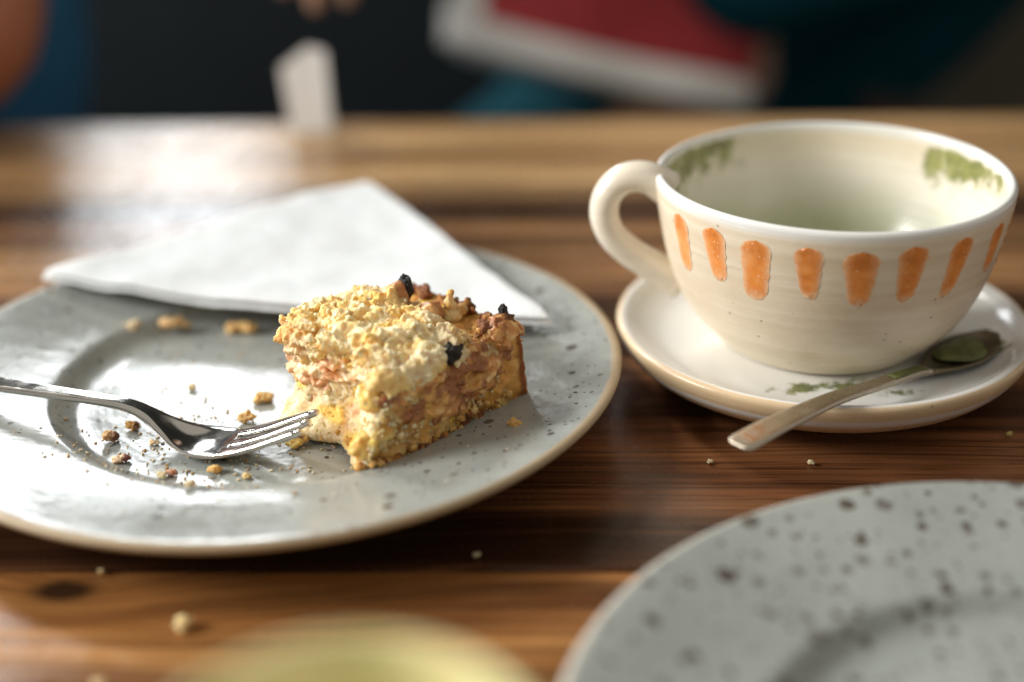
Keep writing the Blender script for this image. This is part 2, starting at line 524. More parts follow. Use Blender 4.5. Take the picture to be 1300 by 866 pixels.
def person(label, P, mats, bare_left_arm, hands):
    """P: joint positions. The body is one skinned surface; clothing and hair are its children."""
    root = thing("person", (P["pelvis"][0], P["pelvis"][1], FLOOR_Z), label, "person")
    off = Vector(root.location)
    n, e = {}, []
    def put(k, co, r): n[k] = (Vector(co) - off, r)
    put("pelvis", P["pelvis"], (0.13, 0.10)); put("waist", P["waist"], (0.125, 0.09)); put("chest", P["chest"], (0.145, 0.10))
    put("neck", P["neck"], 0.052); put("chin", Vector(P["neck"]) + Vector((0, -0.012, 0.07)), 0.055)
    put("face", Vector(P["neck"]) + Vector((0, -0.02, 0.135)), (0.078, 0.092)); put("crown", Vector(P["neck"]) + Vector((0, -0.01, 0.205)), (0.066, 0.078))
    e += [("pelvis", "waist"), ("waist", "chest"), ("chest", "neck"), ("neck", "chin"), ("chin", "face"), ("face", "crown")]
    put("nose", Vector(P["neck"]) + Vector((0, -0.118, 0.125)), 0.012); e.append(("face", "nose"))
    for s in ("l", "r"):
        put("sh" + s, P["sh" + s], 0.058); put("el" + s, P["el" + s], 0.050 if s == bare_left_arm else 0.040); put("wr" + s, P["wr" + s], 0.027)
        e += [("chest", "sh" + s), ("sh" + s, "el" + s), ("el" + s, "wr" + s)]
        put("hip" + s, P["hip" + s], 0.088); put("kn" + s, P["kn" + s], 0.056); put("an" + s, P["an" + s], P.get("foot", 0.036))
        put("toe" + s, P["toe" + s], P.get("foot", 0.030) * 0.8)
        e += [("pelvis", "hip" + s), ("hip" + s, "kn" + s), ("kn" + s, "an" + s), ("an" + s, "toe" + s)]
        d, pn, sd, curl = hands[s]
        add_hand(n, e, "wr" + s, n["wr" + s][0], d, pn, sd, 0.95, curl)
    body = link("body", skin_body(n, e, "pelvis"), mats["skin"], root)
    # top
    g, ge = {}, []
    def cp(k, r): g[k] = (n[k][0], r)
    cp("waist", (0.150, 0.115)); cp("chest", (0.168, 0.120))
    g["hem"] = (n["pelvis"][0] * 0.75 + n["waist"][0] * 0.25, (0.158, 0.124)); g["collar"] = (n["neck"][0] - Vector((0, 0, 0.03)), 0.066)
    ge += [("hem", "waist"), ("waist", "chest"), ("chest", "collar")]
    for s in ("l", "r"):
        cp("sh" + s, 0.072); ge.append(("chest", "sh" + s))
        if s == bare_left_arm:
            g["cuff" + s] = (n["sh" + s][0].lerp(n["el" + s][0], 0.45), 0.060); ge.append(("sh" + s, "cuff" + s))
        else:
            cp("el" + s, 0.052); g["cuff" + s] = (n["el" + s][0].lerp(n["wr" + s][0], 0.9), 0.036)
            ge += [("sh" + s, "el" + s), ("el" + s, "cuff" + s)]
    link("top", skin_body(g, ge, "chest"), mats["top"], root)
    t, te = {}, []
    t["pelvis"] = (n["pelvis"][0], (0.152, 0.118)); t["band"] = (n["pelvis"][0].lerp(n["waist"][0], 0.5), (0.140, 0.108)); te.append(("pelvis", "band"))
    for s in ("l", "r"):
        t["hip" + s] = (n["hip" + s][0], 0.102); t["kn" + s] = (n["kn" + s][0], 0.070); t["an" + s] = (n["kn" + s][0].lerp(n["an" + s][0], 1.0), 0.058)
        te += [("pelvis", "hip" + s), ("hip" + s, "kn" + s), ("kn" + s, "an" + s)]
    link("trousers", skin_body(t, te, "pelvis"), mats["trousers"], root)
    h = {"a": (n["crown"][0] + Vector((0, 0.02, 0.015)), (0.082, 0.088)), "b": (n["face"][0] + Vector((0, 0.045, 0.0)), (0.080, 0.060)), "c": (n["chin"][0] + Vector((0, 0.055, 0.0)), (0.06, 0.035))}
    link("hair", skin_body(h, [("a", "b"), ("b", "c")], "a"), hair_m, root)
    return root

person("person in a blue top resting a bare arm on the table's far left end", dict(
    pelvis=(-0.52, 1.22, -0.20), waist=(-0.470, 1.14, -0.02), chest=(-0.485, 1.08, 0.17), neck=(-0.50, 1.05, 0.32),
    shl=(-0.40, 1.06, 0.22), ell=(-0.296, 0.800, 0.048), wrl=(-0.52, 0.70, 0.040),
    shr=(-0.72, 1.12, 0.22), elr=(-0.80, 0.98, 0.02), wrr=(-0.72, 0.76, 0.04),
    hipl=(-0.50, 1.18, -0.21), knl=(-0.40, 0.86, -0.19), anl=(-0.40, 0.88, -0.66), toel=(-0.38, 0.74, -0.71),
    hipr=(-0.70, 1.18, -0.21), knr=(-0.72, 0.86, -0.19), anr=(-0.72, 0.88, -0.66), toer=(-0.74, 0.74, -0.71)),
    dict(skin=skin_m, top=blue_shirt, trousers=black_knit), "l",
    dict(l=((-1, -0.25, -0.05), (0, 0, -1), (0, -1, 0.2), 0.35), r=((0.9, -0.4, -0.1), (0, 0, -1), (0, -1, 0.2), 0.35)))

person("person in black top and dark teal jeans, one leg crossed, behind the table", dict(
    pelvis=(0.16, 1.45, -0.20), waist=(0.155, 1.45, -0.03), chest=(0.15, 1.43, 0.17), neck=(0.15, 1.42, 0.32),
    shr=(0.00, 1.42, 0.23), elr=(-0.07, 1.22, 0.09), wrr=(-0.100, 0.985, 0.150),
    shl=(0.32, 1.42, 0.23), ell=(0.42, 1.29, 0.06), wrl=(0.315, 1.155, 0.135),
    hipr=(0.07, 1.42, -0.21), knr=(-0.030, 1.14, -0.165), anr=(-0.05, 1.12, -0.64), toer=(-0.05, 0.98, -0.71),
    hipl=(0.26, 1.42, -0.21), knl=(0.440, 1.22, 0.070), anl=(0.125, 1.178, -0.012), toel=(0.00, 1.168, -0.028), foot=0.018),
    dict(skin=skin_pale, top=black_knit, trousers=teal_denim), None,
    dict(r=((-0.05, -0.9, -0.35), (0, 0.3, -1), (-1, 0, 0.1), 0.9), l=((-0.35, -0.25, -0.9), (-0.2, 0.8, -0.1), (-1, -0.1, 0.3), 0.8)))

# red canvas shoe on the crossed foot: rubber sole, toe cap, canvas upper
def shoe(name, label, loc, rot, mats):
    root = thing(name, loc, label, "shoe")
    root.rotation_euler = rot
    # outline in the shoe's own XY plane, toe at -x; 26 cm long
    L = 0.262
    def outline(t, k=1.0):
        a = 2 * math.pi * t
        x = math.cos(a) * L / 2
        wd = 0.050 - 0.006 * (x / (L / 2)) - 0.008 * math.exp(-((x - 0.03) / 0.045) ** 2)
        y = math.copysign(abs(math.sin(a)) ** 0.8, math.sin(a)) * wd
        return x * k + (0.0), y * k
    N = 48
    def loft(levels, cap_top=True):
        v, f = [], []
        for (z, k, xs, bend) in levels:
            for i in range(N):
                x, y = outline(i / N, k)
                v.append((x + xs, y, z + bend * (x / (L / 2)) ** 2 * (1 if x < 0 else 0.3)))
        for j in range(len(levels) - 1):
            for i in range(N):
                i2 = (i + 1) % N
                f.append((j * N + i, j * N + i2, (j + 1) * N + i2, (j + 1) * N + i))
        f.append(tuple(range(N))[::-1]); f.append(tuple((len(levels) - 1) * N + i for i in range(N)))
        return mesh_from(v, f)
    link("sole", loft([(0.0, 0.97, 0, .012), (0.004, 1.0, 0, .012), (0.022, 1.0, 0, .012), (0.025, 0.985, 0, .012)]), mats["rubber"], root)
    # upper: height grows from the toe to the ankle
    v, f = [], []
    M, K = 40, 15
    for i in range(M):
        x = -L / 2 + L * i / (M - 1)
        t = i / (M - 1)
        h = 0.030 + 0.100 * (1 / (1 + math.exp(-(t - 0.36) * 13))) * (1 - 0.10 * max(0, (t - 0.8)) / 0.2)
        h *= min(1, 0.30 + (t * 9) ** 0.6) if t < 0.11 else 1
        wd = max(0.002, (0.050 - 0.006 * (2 * t - 1) - 0.008 * math.exp(-((x - 0.03) / 0.045) ** 2)) * 0.98 * max(0.0, 1 - (2 * t - 1) ** 2) ** 0.4)
        for k in range(K):
            a = math.pi * k / (K - 1)
            v.append((x * 0.985, math.cos(a) * wd, 0.022 + math.sin(a) ** 0.75 * h + 0.012 * max(0, (-x) / (L / 2)) ** 2))
    for i in range(M - 1):
        for k in range(K - 1):
            f.append((i * K + k, i * K + k + 1, (i + 1) * K + k + 1, (i + 1) * K + k))
    link("upper", mesh_from(v, f), mats["red"], root)
    v, f = [], []
    for i in range(12):
        t = 0.0 + 0.11 * i / 11
        x = -L / 2 + L * t
        h = (0.034 * min(1, 0.30 + (t * 9) ** 0.6)) if t < 0.11 else 0.034 + 0.02 * (t - .11)
        wd = max(0.003, (0.050 - 0.006 * (2 * t - 1)) * 1.01 * max(0.0, 1 - (2 * t - 1) ** 2) ** 0.4)
        for k in range(K):
            a = math.pi * k / (K - 1)
            v.append((x * 1.0 - 0.002, math.cos(a) * wd, 0.021 + math.sin(a) ** 0.7 * (h + 0.004) + 0.012 * max(0, (-x) / (L / 2)) ** 2))
    for i in range(11):
        for k in range(K - 1):
            f.append((i * K + k, i * K + k + 1, (i + 1) * K + k + 1, (i + 1) * K + k))
    link("toe_cap", mesh_from(v, f), mats["rubber"], root)
    return root
rubber = simple("white_rubber", (0.80, 0.80, 0.77), 0.5, 0.05, 30)
red_canvas = simple("red_canvas", (0.36, 0.030, 0.036), 0.85, 0.25, 50, 0.3)
shoe("sneaker", "red canvas sneaker with white toe cap and sole, blurred behind the table", (0.072, 1.150, -0.075), (R_(-20), R_(13), R_(3)), dict(rubber=rubber, red=red_canvas))

# ------------------------------------------------------------------ table of five planks
YAW = R_(-1.9)
table = thing("table", (0.0, 0.40, FLOOR_Z), "brown plank table top with dark grain and mixed board colours", "table", rz=YAW)
TH = 0.034
seams = [-0.345, -0.20, -0.0545, 0.109, 0.273, 0.405]    # plank edges across the table, in the table's own frame
woods = [
    wood_mat("wood_amber", (0.40, 0.20, 0.075), (0.26, 0.115, 0.040), (0.13, 0.05, 0.018), 8.1),
    wood_mat("wood_honey", (0.52, 0.270, 0.090), (0.33, 0.140, 0.042), (0.12, 0.044, 0.014), 1.7,
             bands=((-0.106, 0.006, 0.55), (-0.128, 0.010, 0.4)), knots=((-0.128, -0.0645, 0.0085, 0.0048),)),
    wood_mat("wood_walnut", (0.440, 0.190, 0.072), (0.215, 0.085, 0.034), (0.066, 0.026, 0.013), 3.3,
             bands=((-0.040, 0.020, 0.93), (0.050, 0.012, 0.55), (0.098, 0.014, 0.85)), dens=1.15),
    wood_mat("wood_umber", (0.58, 0.340, 0.145), (0.30, 0.150, 0.065), (0.075, 0.035, 0.019), 5.2,
             bands=((0.252, 0.024, 0.92), (0.208, 0.014, 0.6), (0.130, 0.015, 0.85))),
    wood_mat("wood_oak", (0.62, 0.42, 0.21), (0.45, 0.27, 0.12), (0.24, 0.125, 0.055), 6.4, bands=((0.283, 0.010, 0.6), (0.335, 0.012, 0.35))),
]
for i in range(5):
    y0, y1 = seams[i] + 0.0005, seams[i + 1] - 0.0005
    mm = box_mesh(-0.85, 0.85, y0, y1, -TH, 0.0, 0.0011, 2)
    pl = link("plank", mm, woods[i], table, smooth=False)
    pl.location = (0, 0, -FLOOR_Z)
for sx in (-0.78, 0.78):
    for sy in (-0.28, 0.36):
        link("leg", box_mesh(sx - .035, sx + .035, sy - .035, sy + .035, 0.0, -FLOOR_Z - TH - 0.001, 0.004, 1), dark_wood, table, smooth=False)
link("apron", box_mesh(-0.74, 0.74, 0.335, 0.36, -FLOOR_Z - TH - 0.09, -FLOOR_Z - TH - 0.001, 0.003, 1), dark_wood, table, smooth=False)

# ------------------------------------------------------------------ plates
PLATE_PROFILE = [(0.0, 0.0090), (0.030, 0.0090), (0.058, 0.0089), (0.066, 0.0091), (0.0705, 0.0102), (0.0735, 0.0123), (0.0758, 0.0139), (0.0785, 0.0146),
                 (0.088, 0.0160), (0.100, 0.0184), (0.110, 0.0206), (0.1165, 0.0220), (0.1187, 0.0221), (0.1199, 0.0211), (0.1194, 0.0197),
                 (0.1165, 0.0176), (0.106, 0.0148), (0.090, 0.0106), (0.082, 0.0060), (0.0785, 0.0018), (0.0765, 0.0003), (0.0735, 0.0003),
                 (0.0720, 0.0024), (0.066, 0.0032), (0.030, 0.0033), (0.0, 0.0033)]
def plate_wob(seed):
    def w(r, z, a):
        k = r / 0.12
        return r * (1 + 0.006 * k * math.sin(2 * a + seed) + 0.003 * k * math.sin(3 * a + 2 * seed)), z + (0.0007 * k * k * math.sin(2 * a + 1.3 * seed) if r > 0.07 and z > 0.012 else 0.0)
    return w
PC = Vector((-0.083, 0.447, 0.0))
plate1 = link("plate", lathe(smooth_profile(PLATE_PROFILE, 4), 144, wob=plate_wob(1.0)), MAT["plate"])
plate1.location = PC
tag(plate1, "pale grey glazed plate with fine brown specks carrying the cake and fork", "plate")
plate2 = link("plate", lathe(smooth_profile(PLATE_PROFILE, 4), 144, wob=plate_wob(2.4)), MAT["plate_b"])
plate2.location = (0.1262, 0.2350, 0.0)
tag(plate2, "empty grey plate with coarse dark speckles, cut off at the lower right corner", "plate")

# ------------------------------------------------------------------ cup, saucer
CC = Vector((0.1125, 0.471, 0.0))
def cream_mat(name, base=(0.77, 0.68, 0.53), base2=(0.68, 0.57, 0.41), rough=0.30, throw=1500.0):
    g = NT(name)
    sep = g.n("ShaderNodeSeparateXYZ"); g.t.links.new(g.tc.outputs["Object"], sep.inputs[0])
    band = g.noise(g.mapping((4, 4, 260)), 1.0, 4, 0.6)
    mott = g.noise(g.mapping((1, 1, 1)), 45, 5, 0.6)
    f = g.math('ADD', g.math('MULTIPLY', band, 0.6), g.math('MULTIPLY', mott, 0.4))
    col = g.ramp(f, [(0.36, base2), (0.60, base)])
    pin = g.vor(g.mapping((1, 1, 1)), 330)
    sc_ = g.n("ShaderNodeSeparateColor"); g.t.links.new(pin.outputs["Color"], sc_.inputs[0])
    m = g.math('MULTIPLY', g.math('GREATER_THAN', sc_.outputs[0], 0.955), g.maprange(pin.outputs["Distance"], 0.10, 0.24, 0.55, 0.0))
    col = g.mix(m, col, (0.20, 0.12, 0.06))
    wht = g.n("ShaderNodeAttribute"); wht.attribute_name = "white"
    col = g.mix(wht.outputs["Fac"], col, (0.76, 0.77, 0.75))
    grn = g.n("ShaderNodeAttribute"); grn.attribute_name = "green"
    gn = g.noise(g.mapping((1, 1, 0.8)), 150, 6, 0.62)
    gm = g.maprange(g.math('ADD', grn.outputs["Fac"], g.math('MULTIPLY', g.math('SUBTRACT', gn, 0.5), 2.8)), 0.25, 0.85)
    gm = g.math('MULTIPLY', gm, g.maprange(grn.outputs["Fac"], 0.02, 0.25))
    gc = g.ramp(g.noise(g.mapping((1, 1, 1)), 130, 5, 0.7), [(0.32, (0.055, 0.075, 0.008)), (0.52, (0.15, 0.17, 0.022)), (0.72, (0.32, 0.34, 0.09))])
    col = g.mix(g.math('MULTIPLY', gm, 0.92), col, gc)
    film = g.n("ShaderNodeAttribute"); film.attribute_name = "film"
    milk_sheen = g.n("ShaderNodeAttribute"); milk_sheen.attribute_name = "milk_sheen"  # milky film, with the window's bluish reflection painted into its colour
    col = g.mix(g.math('MULTIPLY', milk_sheen.outputs["Fac"], g.math('MULTIPLY_ADD', mott, 0.8, 0.45, True)), col, (0.56, 0.68, 0.66))
    col = g.mix(g.math('MULTIPLY', film.outputs["Fac"], g.math('MULTIPLY_ADD', mott, 0.9, 0.3)), col, (0.36, 0.34, 0.15))
    nm = g.bump(band, 0.22, 0.0012)
    nm = g.bump(mott, 0.10, 0.002, nm)
    rg = g.math('MULTIPLY_ADD', mott, 0.2, rough - 0.1)
    rg = g.math('SUBTRACT', rg, g.math('MULTIPLY', wht.outputs["Fac"], rough * 0.45))
    return g.out(col, rg, nm, Specular_IOR_Level=0.5)

cup = thing("cup", (CC.x, CC.y, 0.0), "wide cream stoneware cup with orange brush strokes and green tea residue inside", "cup")
cup_outer = [(0.0, 0.0158), (0.028, 0.0158), (0.034, 0.0155), (0.0362, 0.0163), (0.0385, 0.0185), (0.0435, 0.0235), (0.0490, 0.0300), (0.0535, 0.0390), (0.0568, 0.0490), (0.0592, 0.0600), (0.0608, 0.0690), (0.0614, 0.0745)]
cup_lip = [(0.0612, 0.0765), (0.0599, 0.0773), (0.0586, 0.0765)]
cup_inner = [(0.0580, 0.0735), (0.0572, 0.0660), (0.0555, 0.0570), (0.0525, 0.0460), (0.0480, 0.0360), (0.0420, 0.0275), (0.0330, 0.0225), (0.0200, 0.0202), (0.0, 0.0196)]
prof = smooth_profile(cup_outer + cup_lip + cup_inner, 6)
n_out = len(cup_outer + cup_lip[:2]) * 6 - 8
def cup_wob(r, z, a):
    return r * (1 + 0.004 * math.sin(2 * a + 0.6)) + 0.00003 * math.sin(z * 1450 + a * 0.6), z + 0.0005 * math.sin(2 * a + 0.4) * max(0, (z - 0.05) / 0.03)
cup_m = lathe(prof, 160, wob=cup_wob)
C = coords(cup_m)
rr = np.hypot(C[:, 0], C[:, 1]); ang = np.degrees(np.arctan2(C[:, 0], -C[:, 1]))   # 0 = front, + = right
outer_r = np.interp(C[:, 2], [p[1] for p in cup_outer[3:]], [p[0] for p in cup_outer[3:]])
inner = ((rr < outer_r - 0.0018) & (C[:, 2] > 0.0190)).astype(float)
white = np.clip((C[:, 2] - 0.0730) / 0.0025, 0, 1) * 0.95
white = np.maximum(white, inner * np.clip((0.075 - C[:, 2]) / 0.03, 0.0, 0.55))
def amask(a, c, w, soft):
    d = np.abs((a - c + 180) % 360 - 180)
    return np.clip((w + soft - d) / soft, 0, 1)
top_in = np.clip((0.0752 - C[:, 2]) / 0.0020, 0, 1)
green = inner * top_in * np.maximum(
    amask(ang, -108, 34, 22) * np.clip((C[:, 2] - (0.0520 - 0.006 * np.sin(np.radians(ang * 3)))) / 0.016, 0, 1),
    amask(ang, 107, 17, 12) * np.clip((C[:, 2] - (0.0585 + 0.004 * np.sin(np.radians(ang * 5)))) / 0.012, 0, 1))
film = inner * np.clip((0.060 - C[:, 2]) / 0.02, 0, 1) * amask(ang, -140, 75, 60) * 0.7 + inner * 0.18
set_float(cup_m, white, "white"); set_float(cup_m, green, "green"); set_float(cup_m, np.clip(film, 0, 1), "film")
set_float(cup_m, inner * np.clip((0.058 - C[:, 2]) / 0.025, 0, 1) * amask(ang, 110, 90, 60) * 1.0, "milk_sheen")
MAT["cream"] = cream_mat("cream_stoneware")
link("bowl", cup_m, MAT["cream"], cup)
hp = smooth_path([(-0.0560, 0, 0.0700), (-0.0640, 0, 0.0745), (-0.0720, 0, 0.0742), (-0.0775, 0, 0.0690), (-0.0790, 0, 0.0610), (-0.0760, 0, 0.0530), (-0.0690, 0, 0.0462), (-0.0600, 0, 0.0405), (-0.0510, 0, 0.0352)], 6)
hm = tube(hp, [(0.0072 - 0.0010 * math.sin(math.pi * i / (len(hp) - 1)), 0.0052 + 0.0014 * abs(2 * i / (len(hp) - 1) - 1) ** 3) for i in range(len(hp))], 20)
set_float(hm, np.zeros(len(hm.vertices)) + 0.25, "white"); set_float(hm, np.zeros(len(hm.vertices)), "green"); set_float(hm, np.zeros(len(hm.vertices)), "film")
hd = link("handle", hm, MAT["cream"], cup)
hd.rotation_euler = (0, 0, R_(-4))

# orange brush strokes: thin raised slips of glaze on the outside wall
def stroke_mat():
    g = NT("orange_slip_glaze")
    v = g.mapping((1, 1, 1))
    f = g.noise(g.mapping((300, 300, 60)), 1.0, 4, 0.6)
    pool = g.n("ShaderNodeAttribute"); pool.attribute_name = "pool"
    rim = g.n("ShaderNodeAttribute"); rim.attribute_name = "thin"
    col = g.ramp(g.noise(v, 140, 5, 0.65), [(0.30, (0.66, 0.20, 0.035)), (0.55, (0.80, 0.29, 0.065)), (0.75, (0.84, 0.41, 0.15))])
    col = g.mix(g.math('MULTIPLY', pool.outputs["Fac"], g.maprange(g.noise(v, 260, 4), 0.35, 0.65, 0.2, 0.9)), col, (0.52, 0.155, 0.022))
    col = g.mix(g.maprange(f, 0.5, 0.75, 0, 0.30), col, (0.80, 0.46, 0.24))
    col = g.mix(g.math('MULTIPLY', rim.outputs["Fac"], g.maprange(g.noise(v, 420, 3), 0.3, 0.6, 0.45, 1.0)), col, (0.80, 0.57, 0.37))
    pin = g.vor(v, 760)
    sc_ = g.n("ShaderNodeSeparateColor"); g.t.links.new(pin.outputs["Color"], sc_.inputs[0])
    m = g.math('MULTIPLY', g.math('GREATER_THAN', sc_.outputs[0], 0.74), g.maprange(pin.outputs["Distance"], 0.12, 0.36, 0.75, 0.0))
    m = g.math('MULTIPLY', m, g.maprange(g.noise(v, 120, 2), 0.42, 0.6, 0.1, 1.0))
    col = g.mix(m, col, (0.84, 0.68, 0.50))
    return g.out(col, 0.38, g.bump(f, 0.12, 0.0005), Specular_IOR_Level=0.4)
MAT["stroke"] = stroke_mat()
stroke_angles = [(-66, 8, .0225), (-50, 8.6, .0215), (-34.5, 9.4, .0235), (-18.5, 8.6, .020), (-3, 11.0, .0205), (13, 9.6, .0225), (31, 8.8, .0220), (49.5, 8.4, .0185), (66.5, 8.4, .0215)]
stroke_angles += [(66.5 + 16.2 * k, 8.5 + (k % 3) * 0.5, .020 + .0012 * ((k * 7) % 4)) for k in range(1, 12)] + [(-112, 8.6, .021)]
WALL = sorted((p[1], p[0]) for p in smooth_profile(cup_outer, 6)[20:])
def outer_at(z):
    return float(np.interp(z, [p[0] for p in WALL], [p[1] for p in WALL]))
for si, (a0, wmm, hgt) in enumerate(stroke_angles):
    rnd = random.Random(100 + si)
    taper = rnd.uniform(0.34, 0.56); hgt *= rnd.uniform(0.86, 0.98)
    lean = rnd.uniform(-0.10, 0.16) if a0 < 0 else rnd.uniform(-0.22, 0.02)
    nu, nv = 11, 28
    v, f = [], []
    pools, thins = [], []
    top_z = 0.0712 + rnd.uniform(-0.0006, 0.0008)
    for j in range(nv):
        t = j / (nv - 1)
        z = top_z - hgt * t
        wprof = (1 - taper * t) * math.sqrt(max(0.0, 1 - (1 - min(1, t / 0.20)) ** 2)) * (1.0 if t < 0.84 else math.sqrt(max(0.0, 1 - ((t - 0.84) / 0.16) ** 2)))
        hw = 0.60 * wmm * 0.001 * max(0.06, wprof)
        for i in range(nu):
            s = 2 * i / (nu - 1) - 1
            ragged = (0.0005 + 0.0006 * t) * noise.noise(Vector((si * 3.7 + s * 2, t * 9, 0)))
            x = s * hw + math.copysign(ragged, s) * abs(s) + lean * hgt * t * 0.5
            edge = (1 - abs(s) ** 4) * (1 - abs(2 * t - 1) ** 6)
            zz = z + (0.0005 + 0.0022 * max(0.0, t - 0.6)) * noise.noise(Vector((si * 2.1 + s * 3, 5, t * 3)))
            A = math.radians(a0)
            R0 = outer_at(zz)
            aa = A + x / R0
            ra, _ = cup_wob(R0, zz, math.atan2(-math.cos(aa), math.sin(aa)))
            ra += 0.00007 + 0.00008 * edge ** 0.5
            v.append((ra * math.sin(aa), -ra * math.cos(aa), zz))
            pools.append(math.exp(-((t - 0.14) / 0.20) ** 2) * (1 - abs(s) ** 3)); thins.append(max(abs(s) ** 4, max(0.0, (t - 0.80) / 0.20) ** 1.2))
    for j in range(nv - 1):
        for i in range(nu - 1):
            f.append((j * nu + i, (j + 1) * nu + i, (j + 1) * nu + i + 1, j * nu + i + 1))
    bs = mesh_from(v, f); set_float(bs, pools, "pool"); set_float(bs, thins, "thin")
    link("brush_stroke", bs, MAT["stroke"], cup)

sauc_prof = [(0.0, 0.0152), (0.040, 0.0150), (0.050, 0.0151), (0.058, 0.0158), (0.0645, 0.0182), (0.0685, 0.0210), (0.0708, 0.0224), (0.0727, 0.0225), (0.0738, 0.0212), (0.0733, 0.0184), (0.0712, 0.0146),
             (0.0670, 0.0104), (0.0600, 0.0068), (0.0510, 0.0040), (0.0465, 0.0005), (0.0440, 0.0003), (0.042, 0.0030), (0.0, 0.0040)]
sm = lathe(smooth_profile(sauc_prof, 5), 128, wob=lambda r, z, a: (r * (1 + 0.005 * math.sin(2 * a + 1)), z))
C = coords(sm); rr = np.hypot(C[:, 0], C[:, 1])
top = ((C[:, 2] > 0.0142) & (rr < 0.0725)).astype(float)
set_float(sm, np.clip((0.0738 - rr) / 0.002, 0, 1) * top * 0.95, "white")
def blob(cx, cy, rx, ry, rot=0.0):
    dx, dy = C[:, 0] - cx, C[:, 1] - cy
    c, s = math.cos(rot), math.sin(rot)
    u, w = (dx * c + dy * s) / rx, (-dx * s + dy * c) / ry
    return np.clip(1.5 - np.sqrt(u * u + w * w), 0, 1) * top
gs = np.maximum.reduce([blob(-0.012, -0.043, 0.013, 0.0042, 0.1) * .8, blob(0.004, -0.044, 0.010, 0.004, 0.1), blob(0.052, -0.020, 0.012, 0.006, 0.5), blob(0.018, -0.0475, 0.007, 0.003, 0.3) * .7])
set_float(sm, gs, "green"); set_float(sm, top * 0.0, "film")
saucer = link("saucer", sm, cream_mat("saucer_stoneware", (0.68, 0.53, 0.34), (0.56, 0.41, 0.24), 0.26))
saucer.location = CC
tag(saucer, "cream saucer with thick rolled rim and green smears under the cup", "saucer")

# ------------------------------------------------------------------ cutlery
def loft_strip(secs, nk=10):
    """secs: (centre, half-width dir vector, up vector, half width, half thickness, cupping). Rounded-rectangle sections."""
    v, f = [], []
    ring = []
    for k in range(nk): ring.append((-1 + 2 * k / (nk - 1), 1))
    for k in range(nk): ring.append((1 - 2 * k / (nk - 1), -1))
    n = len(ring)
    for (c, w, up, hw, ht, cup_) in secs:
        for (s, t) in ring:
            e = math.sqrt(max(0.0, 1 - abs(s) ** 8))
            v.append(c + w * (s * hw) + up * (t * ht * (0.35 + 0.65 * e) + cup_ * s * s))
    for i in range(len(secs) - 1):
        for k in range(n):
            k2 = (k + 1) % n
            f.append((i * n + k, i * n + k2, (i + 1) * n + k2, (i + 1) * n + k))
    f.append(tuple(range(n))[::-1]); f.append(tuple((len(secs) - 1) * n + k for k in range(n)))
    m = mesh_from(v, f)
    bm = bmesh.new(); bm.from_mesh(m); bmesh.ops.recalc_face_normals(bm, faces=bm.faces); bm.to_mesh(m); bm.free()
    return m

def interp(tab, s):
    return [float(np.interp(s, [t[0] for t in tab], [t[i] for t in tab])) for i in range(1, len(tab[0]))]

def smooth_table(tab, k=8):
    """Resample a table with Catmull-Rom in its first column."""
    P = [np.array(t, float) for t in tab]
    P = [2 * P[0] - P[1]] + P + [2 * P[-1] - P[-2]]
    out = []
    for i in range(1, len(P) - 2):
        a, b, c, d = P[i - 1:i + 3]
        for j in range(k):
            t = j / k
            out.append(0.5 * ((2 * b) + (c - a) * t + (2 * a - 5 * b + 4 * c - d) * t * t + (3 * b - a - 3 * c + d) * t ** 3))
    out.append(P[-2])
    return out

# fork: tip of the middle tine at FT, axis running back to the left over the rim
FT = Vector((-0.0640, 0.3945, 0.0))
FE = Vector((-0.9615, 0.275, 0.0)).normalized()
FW = Vector((FE.y, -FE.x, 0.0))           # toward the cake side / away
if FW.y < 0: FW = -FW
fork = thing("fork", (FT.x, FT.y, 0.0), "three tined steel cake fork lying across the plate toward the cake", "fork")
FO = Vector((FT.x, FT.y, 0.0))
# s (behind tip), z of the axis, half width, half thickness, cupping
fk = smooth_table([(0.0270, 0.0124, 0.0096, 0.00085, 0.0004), (0.0310, 0.0112, 0.0102, 0.00085, 0.0008), (0.0365, 0.0104, 0.0103, 0.00085, 0.0013), (0.0420, 0.0107, 0.0094, 0.0009, 0.0014), (0.0470, 0.0126, 0.0076, 0.0010, 0.0011),
      (0.0520, 0.0160, 0.0054, 0.0012, 0.0004), (0.0570, 0.0192, 0.0036, 0.0014, 0.0), (0.0630, 0.0215, 0.0028, 0.0014, 0.0), (0.0720, 0.0226, 0.0026, 0.0013, 0.0), (0.0900, 0.0232, 0.0030, 0.0012, 0.0),
      (0.1200, 0.0241, 0.0042, 0.0011, 0.0), (0.1550, 0.0252, 0.0062, 0.0010, 0.0), (0.1780, 0.0258, 0.0074, 0.0010, 0.0), (0.1840, 0.0259, 0.0062, 0.0009, 0.0), (0.1868, 0.0259, 0.0030, 0.0007, 0.0)], 6)
secs = []
for i, row in enumerate(fk):
    s, z, hw, ht, cu = row
    nx = fk[min(i + 1, len(fk) - 1)]; pv = fk[max(i - 1, 0)]
    tang = (FE * (nx[0] - pv[0]) + Vector((0, 0, nx[1] - pv[1]))).normalized()
    up = tang.cross(FW).normalized()
    if up.z < 0: up = -up
    secs.append((FE * s + Vector((0, 0, z)), FW, up, hw, ht, cu))
link("handle", loft_strip(secs, 14), MAT["fork"], fork)
tine_z = [(-0.0005, 0.0240), (0.004, 0.0220), (0.010, 0.0192), (0.016, 0.0164), (0.022, 0.0140), (0.0285, 0.0119)]
